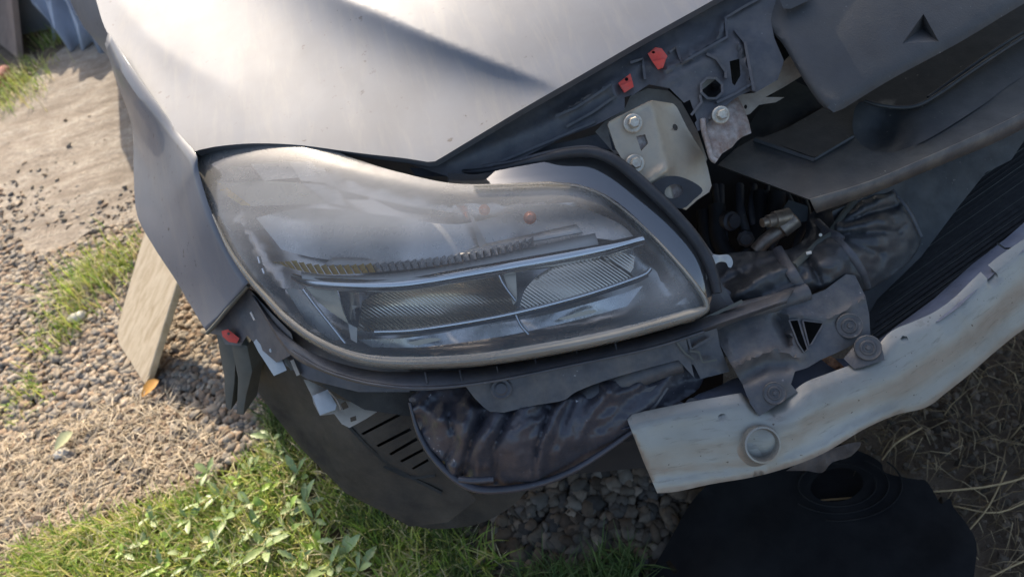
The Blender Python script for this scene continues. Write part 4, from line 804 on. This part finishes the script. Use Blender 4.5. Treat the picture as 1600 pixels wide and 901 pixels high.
# crumpled remains under beam
plate('torn_plastic', crv((1228, 735), (1260, 716), (1300, 700), (1345, 690), (1330, 712), (1300, 722), (1285, 738), (1262, 735), n=3), lin((1228, 735, .88), (1345, 690, .88), (1285, 738, .90)), m_black, beam, thick=.004, step=6, bump=lambda x, y: .012 * nz(x, y, .06))
# crash box plates
cb = plate('crash_box_plate', [(1042, 628), (1052, 622), (1070, 630)] + crv((1090, 616), (1120, 604), (1150, 590), (1185, 588)) + [(1170, 628), (1085, 644), (1068, 652)], lin((1042, 628, .885), (1165, 628, .845), (1150, 590, .90)), m_beamtop, beam, thick=.01, step=10, bump=lambda x, y: .003 * nz(x, y, .03))
bolt(1083, 634, .862, 13, m_black, cb); 
plate('crash_box_plate', [(1190, 600), (1260, 560), (1330, 560), (1350, 575), (1300, 598), (1262, 614), (1225, 645), (1200, 640)], lin((1190, 600, .90), (1330, 560, .89), (1230, 640, .848)), m_beamtop, beam, thick=.006, step=12, bump=lambda x, y: .002 * nz(x, y, .04))
plate('crash_box_side', [(985, 668), (960, 672), (1000, 630), (1060, 620), (1040, 645), (1010, 656)], lin((985, 668, .86), (1000, 630, .92), (1040, 645, .885)), m_beamtop, beam, thick=.01, step=14)
plate('foam_scrap', crv((1282, 553), (1298, 556), (1316, 570), (1322, 578), (1310, 579), (1294, 570), (1282, 560), n=3), cst(.868), m_rust, beam, thick=.012, step=4, bump=lambda x, y: .003 * nz(x, y, .2))
# ---------------- black support bracket with triangular window
sb_d = tps([(1120, 512, .875), (1180, 680, .828), (1240, 640, .836), (1250, 455, .885), (1340, 428, .895), (1360, 480, .88), (1358, 545, .87), (1262, 560, .855), (1225, 580, .84), (1150, 575, .845), (1200, 530, .86), (1290, 500, .872)])
sb_px = [(1116, 512), (1140, 500), (1190, 490), (1250, 468), (1290, 452), (1322, 428), (1336, 430), (1352, 462), (1358, 490), (1360, 522)] + [(1320, 545), (1282, 562), (1262, 574), (1242, 580), (1236, 600), (1246, 612), (1230, 622), (1186, 650), (1172, 630), (1160, 600), (1140, 565), (1126, 540)]
def sb_b(x, y):
    z = ridges([([(1136, 525), (1148, 574), (1188, 651)], 5, .004), ([(1148, 574), (1180, 556), (1212, 546), (1232, 550), (1252, 560)], 4, .007), ([(1222, 490), (1250, 492), (1300, 496), (1330, 478), (1356, 462)], 4, .005)])(x, y)
    z += .012 * np.exp(-(dist([(1160, 590), (1200, 570), (1225, 572)], x, y) / 12) ** 2)           # hollow below the step
    z += .014 * np.exp(-(dist([(1218, 500), (1240, 540)], x, y) / 10) ** 2) * (x < 1232)
    return z + .0015 * nz(x, y, .05)
tri1 = [(1233, 500), (1247, 499), (1262, 545), (1256, 550), (1247, 536)]; tri2 = [(1254, 500), (1286, 504), (1284, 510), (1268, 537), (1264, 540)]
sup = plate('support_bracket', sb_px, sb_d, m_black, car, thick=.006, step=6, holes=[tri1, tri2], bump=sb_b, angle=50)
plate('bracket_cavity', [(1222, 488), (1300, 495), (1285, 560), (1240, 560)], lambda x, y: sb_d(x, y) + .04, m_rad, sup, thick=.004, step=20)
for q in (tri1, tri2): fin('window_lip', q + [q[0]], lambda x, y: sb_d(x, y), m_black, sup, .003, .0009)
def screw(x, y, d, rpx, par, ax=None):
    ax = towards(x, y, (.1, -.1, .1)) if ax is None else ax; r = rpx * d / FPX
    lathe('screw', P(x, y, d), ax, [(r, -.004), (r, .0015), (r * .93, .0025), (r * .85, .0018), (r * .62, .0016), (r * .55, .003), (r * .45, .0032), (r * .4, .002), (r * .2, .002), (r * .16, .005), (r * .05, .005)], m_black, par, 22, 30)
screw(1327, 509, .868, 20, sup); screw(1210, 614, .832, 18, sup)
tb2 = plate('beam_tab', [(1335, 540), (1352, 528), (1372, 530), (1380, 550), (1382, 562), (1352, 572), (1335, 576), (1318, 560)], lin((1335, 540, .855), (1380, 560, .836), (1335, 575, .842)), m_black, car, thick=.005, step=7, roll=(.002, 3))
screw(1356, 543, .842, 20, tb2)
tube('bracket_rail', [(1000, 552, .868), (1060, 528, .868), (1110, 505, .87), (1150, 488, .88), (1210, 474, .885), (1260, 456, .888)], [.008, .010, .011, .012, .012], m_black, sup, 12)
fin('rail_edge', [(1030, 527), (1090, 503), (1160, 470)], .862, m_hang, sup, .003, .0018)
# ---------------- wrapped bundle with straps
wr_px = crv((1112, 420), (1130, 398), (1180, 392), (1230, 390), (1256, 372), (1262, 340), (1285, 322), (1330, 310), (1370, 290), (1400, 300), (1425, 330), (1440, 372), (1420, 410), (1380, 440), (1350, 455), (1320, 440), (1260, 462), (1200, 480), (1150, 492), (1120, 470), n=4)
wd = tps([(1112, 420, .955), (1180, 392, .96), (1256, 372, .965), (1330, 310, .975), (1400, 300, .975), (1440, 372, .97), (1350, 455, .925), (1260, 462, .905), (1150, 492, .895), (1180, 440, .895), (1290, 410, .90), (1370, 380, .915), (1230, 425, .89)])
wf = ridges([([(1150, 460), (1200, 425), (1240, 412)], 10, .010), ([(1135, 440), (1190, 415), (1235, 405)], 8, -.009), ([(1165, 480), (1210, 450), (1250, 430)], 9, -.007), ([(1290, 405), (1310, 420)], 22, .014), ([(1245, 440), (1280, 440), (1310, 450)], 12, .008), ([(1240, 400), (1265, 388), (1290, 376)], 8, .008), ([(1306, 378), (1340, 400), (1350, 440)], 12, .010),
             ([(1310, 358), (1370, 345), (1410, 350)], 11, .012), ([(1312, 366), (1370, 362), (1405, 362)], 5, -.008), ([(1310, 350), (1350, 320), (1392, 302)], 9, .010), ([(1318, 350), (1365, 332), (1400, 322)], 5, -.010), ([(1310, 372), (1345, 385), (1375, 395)], 6, -.008), ([(1262, 400), (1280, 440)], 5, -.008), ([(1398, 348), (1412, 352)], 7, -.014)])
wrp = plate('wrapped_hose', wr_px, wd, m_wrap, car, thick=.004, step=3.6, bump=lambda x, y: wf(x, y) + .006 * np.abs(nz(x + y, y - x, .03)) + .0012 * np.abs(nz(x, y, .075, 6)), angle=80)
def strap(pts, r, mat=m_trim, nm='strap'): tube(nm, [(x, y, float(wd(np.array(float(x)), np.array(float(y)))) + float(wf(np.array(float(x)), np.array(float(y)))) * .6 - .004) for x, y in pts], r, mat, wrp, 8, flat=.4)
strap([(1214, 388), (1222, 402), (1236, 424), (1250, 448)], .0065)
strap([(1276, 345), (1296, 364), (1322, 388), (1345, 420), (1356, 450)], .0045)
strap([(1284, 362), (1304, 368), (1316, 376)], .006)
strap([(1242, 414), (1262, 396), (1280, 378), (1300, 366)], .0042, m_hang, 'hose_tie'); strap([(1300, 362), (1318, 336), (1336, 314)], .0048, m_hang, 'hose_tie')
strap([(1330, 300), (1385, 292), (1420, 330), (1440, 370)], .002, m_trim, 'wrap_edge')
lathe('drop_of_paint', P(1282, 367, .925), towards(1282, 367), [(.0022, 0), (.002, .002), (.0008, .003)], m_white, wrp, 10)
tube('drop_of_paint', [(1260, 396, .90), (1268, 394, .898)], .002, m_white, wrp, 8)
# aluminium pipe and elbow
pp = tube('coolant_pipe', [(1182, 392, .985), (1196, 376, .98), (1216, 362, .975), (1232, 354, .97)], .0095, m_pipe, car, 16)
lathe('pipe_fitting', P(1230, 350, .965), (.75, .1, .35), [(.008, -.012), (.013, -.01), (.013, .012), (.009, .014)], m_pipe, pp, 18)
lathe('pipe_fitting', P(1222, 340, .96), (-.85, -.1, .15), [(.011, -.01), (.011, .012), (.0085, .013), (.0085, .022), (.006, .023), (.006, .030)], m_pipe, pp, 18)
plate('valve_block', [(1232, 312), (1262, 322), (1262, 345), (1240, 350), (1222, 330)], cst(.99), m_duct, pp, thick=.03, step=10)
for pts in ([(1120, 320, 1.06), (1125, 380, 1.05), (1160, 420, 1.03)], [(1100, 330, 1.08), (1110, 400, 1.06)], [(1190, 300, 1.07), (1185, 350, 1.06), (1170, 392, 1.05)], [(1215, 300, 1.05), (1212, 330, 1.05)]): tube('hose', pts, .012, m_dark, car, 12)
for q in range(7):
    x0 = 1110 + q * 22 + random.uniform(-8, 8); tube('cable', [(x0, 290, 1.09), (x0 + random.uniform(-18, 18), 335, 1.06), (x0 + random.uniform(-30, 20), 385, 1.05), (x0 + random.uniform(-30, 30), 430, 1.04)], random.choice([.004, .0055, .007]), m_trim, car, 8)
lathe('connector', P(1135, 345, 1.05), (.3, -.8, .5), [(.014, -.02), (.014, .012), (.010, .014), (.010, .02)], m_trim, car, 12)
lathe('connector', P(1165, 372, 1.04), (-.3, -.7, .6), [(.012, -.02), (.012, .012), (.008, .014), (.008, .02)], m_black, car, 8)
plate('lamp_back_cover', [(1104, 440), (1120, 440), (1150, 462), (1150, 500), (1110, 490)], lin((1104, 440, .90), (1150, 462, .905), (1110, 490, .885)), m_trim, car, thick=.02, step=12)
fin('lamp_bracket', [(1116, 432), (1126, 450), (1142, 476)], .885, m_trim, car, .012, .004)
# ---------------- upper duct panel
dp_d = tps([(1128, 256, .955), (1270, 330, .868), (1440, 258, .885), (1600, 190, .915), (1800, 100, .96), (1190, 215, .985), (1275, 245, .935), (1335, 212, .955), (1420, 236, .915), (1500, 190, .935), (1600, 118, .975), (1800, 10, 1.03)])
pan_px = [(1122, 258), (1150, 232), (1182, 213), (1195, 216), (1230, 232), (1272, 248), (1290, 236), (1335, 212)] + crv((1345, 226), (1365, 236), (1395, 238), (1430, 226), (1470, 205), (1540, 160), (1600, 118), (1800, 12)) + [(1800, 80)] + crv((1640, 156), (1560, 196), (1450, 246), (1360, 284), (1266, 312))
dct = plate('air_duct', pan_px, dp_d, m_duct, car, ext=(0, .004, -.004), step=9, bump=lambda x, y: .001 * nz(x, y, .05))
lip = lambda r0_, r1_: loft('duct_lip', [r0_, r1_], m_duct2, dct, thick=.002)
m_duct2 = M('duct_edge_plastic', (.085, .078, .072), .55, 0, .25, 30, dirt=(.15, .13, .10), dirt_amt=.5, dirt_scale=30, grain=(300, .3, .001))
dl = lambda x, y: float(dp_d(np.array(float(x)), np.array(float(y))))
top = [(1266, 312), (1360, 284), (1450, 246), (1560, 196), (1640, 156), (1800, 80)]; low = [(1276, 333), (1370, 300), (1456, 264), (1566, 218), (1646, 176), (1806, 100)]
lip([(x, y, dl(x, y) - .001) for x, y in top], [(x, y, dl(*t) + .014) for (x, y), t in zip(low, top)])
fin('duct_rib', [(1178, 218), (1230, 236), (1272, 250)], lambda x, y: dp_d(x, y) - .001, m_duct, dct, .004, .0022)
fin('duct_rib', [(1273, 249), (1300, 233), (1334, 213)], lambda x, y: dp_d(x, y) - .001, m_duct, dct, .003, .0014)
# back wall and scoop
plate('duct_wall', [(1190, 216), (1230, 200), (1300, 160), (1340, 150), (1340, 212), (1290, 236), (1272, 246)], lin((1200, 215, .99), (1340, 150, 1.02), (1280, 245, .945)), m_duct, dct, thick=.004, step=12)
sc_d = tps([(1335, 212, .955), (1345, 150, .985), (1400, 170, .965), (1440, 170, .955), (1430, 226, .92), (1380, 237, .93), (1540, 95, 1.0), (1600, 118, .975), (1700, 0, 1.05), (1800, 10, 1.03)])
plate('duct_scoop', crv((1334, 212), (1332, 190), (1340, 162), (1362, 160), (1400, 166), (1438, 166), (1470, 150), (1540, 104), (1600, 62), (1800, -60), n=4) + crv((1800, 12), (1600, 119), (1540, 161), (1470, 206), (1430, 227), (1395, 239), (1365, 237), (1345, 227), n=4), sc_d, m_duct, dct, thick=.004, step=9, bump=lambda x, y: .022 * np.exp(-(((x - 1375) / 34) ** 2 + ((y - 205) / 38) ** 2)))
tube('scoop_rim', [(1352, 158, .972), (1372, 164, .964), (1400, 168, .958), (1430, 166, .952), (1462, 150, .955), (1520, 110, .968), (1600, 58, .99), (1700, 0, 1.02)], .0028, m_duct, dct, 10)
tube('scoop_rim', [(1450, 152, .962), (1500, 116, .972), (1560, 74, .985), (1620, 38, 1.0)], .002, m_duct, dct, 8)
plate('duct_back', [(1330, 150), (1360, 128), (1500, 60), (1620, -20), (1800, -100), (1800, -40), (1600, 70), (1460, 160), (1400, 172), (1345, 170)], lin((1340, 160, 1.02), (1600, 0, 1.10), (1460, 150, 1.0)), m_duct, dct, thick=.004, step=20)
plate('intake_panel', [(1150, 232), (1180, 180), (1230, 120), (1310, 160), (1300, 190), (1230, 205), (1190, 216)], lin((1160, 230, 1.02), (1230, 130, 1.06), (1300, 180, 1.03)), m_liner, dct, thick=.004, step=14, bump=ridges([([(1180, 226), (1230, 190), (1300, 160)], 4, .006), ([(1195, 190), (1280, 150)], 5, .004)]))
# grille shroud cover (top right)
sh_d = tps([(1176, 30, .945), (1200, 40, .93), (1240, 110, .905), (1305, 176, .888), (1450, 90, .905), (1600, 10, .935), (1230, -20, .94), (1450, -20, .93), (1400, 60, .908), (1800, -100, 1.0), (1500, -200, .985)])
sh_px = crv((1176, 36), (1200, 45), (1222, 62), (1240, 90), (1262, 128), (1284, 160), (1303, 176)) + crv((1318, 170), (1345, 153), (1400, 120), (1500, 66), (1600, 6), (1800, -110)) + [(1700, -250), (1240, -120), (1200, 0)]
def sh_b(x, y): return -.005 * np.exp(-(dist([(1222, 62), (1262, 128), (1300, 172)], x, y) / 14) ** 2)
shr = plate('grille_shroud', sh_px, sh_d, m_shroud, car, ext=(0, .006, -.004), bump=sh_b, step=8, holes=[[(1410, 68), (1443, 22), (1467, 65)]], roll=(.006, 6), angle=50)
dn = [float(sh_d(np.array(float(x)), np.array(float(y)))) + o for x, y, o in ((1409, 69, .0), (1443, 21, .0), (1468, 66, .0), (1441, 44, .022))]
V = [P(x, y, d) for (x, y), d in zip(((1409, 69), (1443, 21), (1468, 66), (1441, 44)), dn)]
link('shroud_dent', V, [(0, 2, 3), (2, 1, 3), (1, 0, 3)], m_shroud, shr, smooth=False)
plate('shroud_clip', [(1218, -2), (1236, -10), (1268, -14), (1262, 2), (1236, 14), (1224, 14)], cst(.915), m_shroud, shr, thick=.01, step=8)
# ---------------- lock carrier plastics below the hood edge
tr_d = tps([(680, 262, .93), (800, 240, .93), (900, 200, .925), (960, 150, .915), (1050, 110, .915), (1110, 190, .905), (1200, 60, .925), (1250, -40, .95), (1200, 140, .92), (900, 130, .93), (1115, 0, .945)])
t_px = [(640, 256), (690, 238), (820, 160), (1000, 56), (1150, -30), (1260, -90), (1270, -30), (1240, 5), (1205, 35), (1210, 60), (1225, 95)] + [(1222, 105), (1215, 125), (1180, 145), (1172, 142), (1150, 152), (1122, 176), (1108, 190), (1098, 202), (1090, 205), (1078, 170), (1058, 150), (1046, 138), (1014, 132), (990, 148), (976, 152), (976, 172), (950, 186), (930, 196), (880, 215), (820, 245), (760, 268), (700, 276)]
t_holes = [[(1062, 164), (1078, 156), (1089, 188), (1079, 200), (1071, 192)], [(1140, 96), (1155, 92), (1157, 118), (1148, 134), (1144, 130)], circ(1112, 138, 18, 17, 8, 22)]
def t_b(x, y):
    return ridges([([(700, 255), (860, 190), (960, 130)], 8, .004), ([(870, 178), (955, 128), (960, 150)], 5, .007), ([(1040, 110), (1120, 62), (1135, 28)], 5, .007), ([(980, 118), (1060, 70)], 9, .004), ([(1035, 130), (1120, 88)], 9, .005), ([(1150, 60), (1170, 110), (1178, 142)], 4, .008), ([(1010, 115), (1020, 135)], 14, -.006)])(x, y) + .001 * nz(x, y, .06)
trim = plate('lock_carrier', t_px, tr_d, m_trim, car, thick=.006, step=6, holes=t_holes, bump=t_b, angle=50)
for q, h in (([(868, 182), (900, 168), (928, 150), (955, 132), (962, 150), (925, 176), (885, 198)], .006), ([(1046, 82), (1056, 74), (1066, 98), (1100, 78), (1136, 58), (1134, 28), (1160, 12), (1190, -4)], .007), ([(1104, 84), (1120, 92), (1134, 112), (1134, 122)], .008), ([(1148, 46), (1164, 66), (1170, 100), (1178, 142)], .009), ([(1080, 180), (1096, 160), (1094, 148)], .005), ([(985, 98), (1004, 92), (1008, 124)], .007), ([(1120, 160), (1150, 146), (1176, 130)], .005), ([(760, 262), (850, 224), (930, 190)], .004), ([(1108, 186), (1112, 178), (1130, 168)], .004)):
    fin('stiffening_rib', q, lambda x, y: tr_d(x, y) + t_b(x, y) * .5, m_trim, trim, h, .0016)
fin('socket_collar', circ(1112, 138, 18, 17, 8, 22) + [circ(1112, 138, 18, 17, 8, 22)[0]], lambda x, y: tr_d(x, y), m_trim, trim, .008, .0016)
plate('socket', circ(1112, 138, 19, 18, 8, 22), lambda x, y: .935 + .012 * np.exp(-(np.hypot(x - 1112, y - 138) / 6) ** 2), m_shroud, trim, thick=.004, step=5)
plate('socket_chip', [(1094, 132), (1112, 118), (1118, 124), (1098, 140)], cst(.928), m_sill, trim, thick=.003, step=6)
plate('side_recess', [(1060, 150), (1095, 150), (1095, 205), (1075, 208)], cst(.955), m_rad, trim, thick=.004, step=14)
lathe('adjuster', P(1186, 104, .93), towards(1186, 104, (.2, 0, 0)), [(.008, 0), (.009, .004), (.006, .006)], m_rust, trim, 14)
plate('bowl_recess', crv((1176, 50), (1200, 46), (1226, 70), (1232, 92), (1222, 100), (1216, 126), (1182, 142), n=3), cst(.965), m_duct, trim, thick=.004, step=10)
for pl, ho in (([(1012, 84), (1024, 74), (1034, 76), (1043, 88), (1040, 94), (1037, 104), (1028, 109), (1020, 98)], [circ(1021, 82, 2.6, 2, 8)]), ([(966, 130), (985, 115), (990, 134), (975, 145)], [circ(979, 124, 3, 3, 8)])):
    plate('red_clip', pl, cst(.905), m_red, trim, thick=.012, step=5, holes=ho, roll=(.0025, 2.5))
plate('clip_tongue', [(1020, 96), (1040, 92), (1036, 106), (1028, 109)], cst(.899), m_red, trim, thick=.008, step=5, roll=(.002, 2))
plate('clip_tongue', [(970, 134), (988, 126), (990, 136), (976, 145)], cst(.899), m_red, trim, thick=.008, step=5, roll=(.002, 2))
# cream painted sheet metal behind
cs = plate('slam_panel', [(930, 206), (945, 190), (975, 172), (985, 150), (1012, 138), (1045, 142), (1065, 160), (1090, 205), (1105, 248), (1100, 262), (1060, 260), (960, 240)], cst(.945), m_sill, car, thick=.004, step=10)
plate('slam_panel_arm', [(1080, 190), (1140, 150), (1180, 145), (1222, 100), (1234, 86), (1254, 118), (1225, 136), (1196, 152), (1226, 152), (1212, 160), (1186, 164), (1172, 178), (1160, 182), (1110, 215)], cst(.962), m_sill, cs, thick=.004, step=8, holes=[circ(1165, 167, 2.5, 3.5, 8)], bump=lambda x, y: .002 * nz(x, y, .06))
# bright bracket
br_px = [(950, 196), (952, 191), (960, 186), (1012, 160), (1020, 157), (1052, 162), (1058, 168), (1074, 200), (1100, 242), (1106, 262), (1112, 290), (1108, 300), (1090, 312), (1072, 328), (1040, 318), (1008, 290), (980, 262), (962, 232)]
def br_dep(x, y):
    s = (x - (1016 + (y - 160) * .24))                # fold line runs down the plate
    return .888 + np.where(s > 0, .00035 * s, -.00005 * s) + .010 * np.exp(-(dist([(1010, 280), (1040, 262), (1052, 268)], x, y) / 6) ** 2) * .0 - .006 * np.exp(-(dist([(1012, 282), (1042, 262)], x, y) / 7) ** 2) + np.where(s > 0, .012 * (1 - np.exp(-s / 14)), 0)
brk = plate('steel_bracket', br_px, br_dep, m_steel, car, ext=(0, .004, -.002), step=5, holes=[circ(1055, 199, 4, 5.5, 10, -25), [(994, 213), (1008, 210), (1013, 224), (1002, 236)]], roll=(-.002, 3), angle=60)
plate('stamped_square', [(994, 213), (1008, 210), (1014, 224), (1002, 236)], cst(.895), m_cast, brk, thick=.002, step=8)
bolt(989, 193, .884, 15, m_bolt, brk); bolt(992, 256, .886, 15, m_bolt, brk)
ft = plate('rubber_foot', crv((1018, 288), (1040, 276), (1062, 276), (1086, 286), (1098, 298), (1084, 312), (1066, 326), (1040, 318), n=3), cst(.882), m_rubber, brk, thick=.012, step=7, holes=[circ(1053, 299, 15, 11, 14, -15)])
plate('mount_washer', circ(1053, 299, 16, 12, 14, -15), cst(.890), m_cast, brk, thick=.006, step=6)
# weathered latch tab with bolt
wt = plate('zinc_tab', [(1098, 186), (1106, 176), (1140, 158), (1152, 150), (1162, 168), (1170, 190), (1174, 208), (1160, 214), (1152, 220), (1144, 230), (1128, 240), (1120, 252), (1112, 244), (1106, 222), (1100, 204)], lin((1098, 186, .905), (1172, 205, .92), (1120, 250, .895)), m_cast, car, thick=.004, step=6, roll=(.003, 4), bump=lambda x, y: .001 * nz(x, y, .12))
bolt(1126, 180, .897, 14, m_bolt, wt, ax=towards(1126, 180, (.35, -.1, .1)))
tube('tab_edge', [(1098, 186, .902), (1100, 205, .90), (1106, 225, .896), (1112, 246, .892), (1119, 252, .892)], .0035, m_cast, wt, 8)
# seal between hood and lamp
plate('upper_lamp_panel', crv((640, 262), (700, 262), (780, 250), (850, 228), (900, 218), (950, 205)) + crv((965, 235), (920, 232), (880, 238), (820, 252), (760, 264), (700, 275), (650, 275)), lin((640, 262, .965), (950, 205, .945), (800, 255, .955)), m_trim, car, thick=.004, step=12)
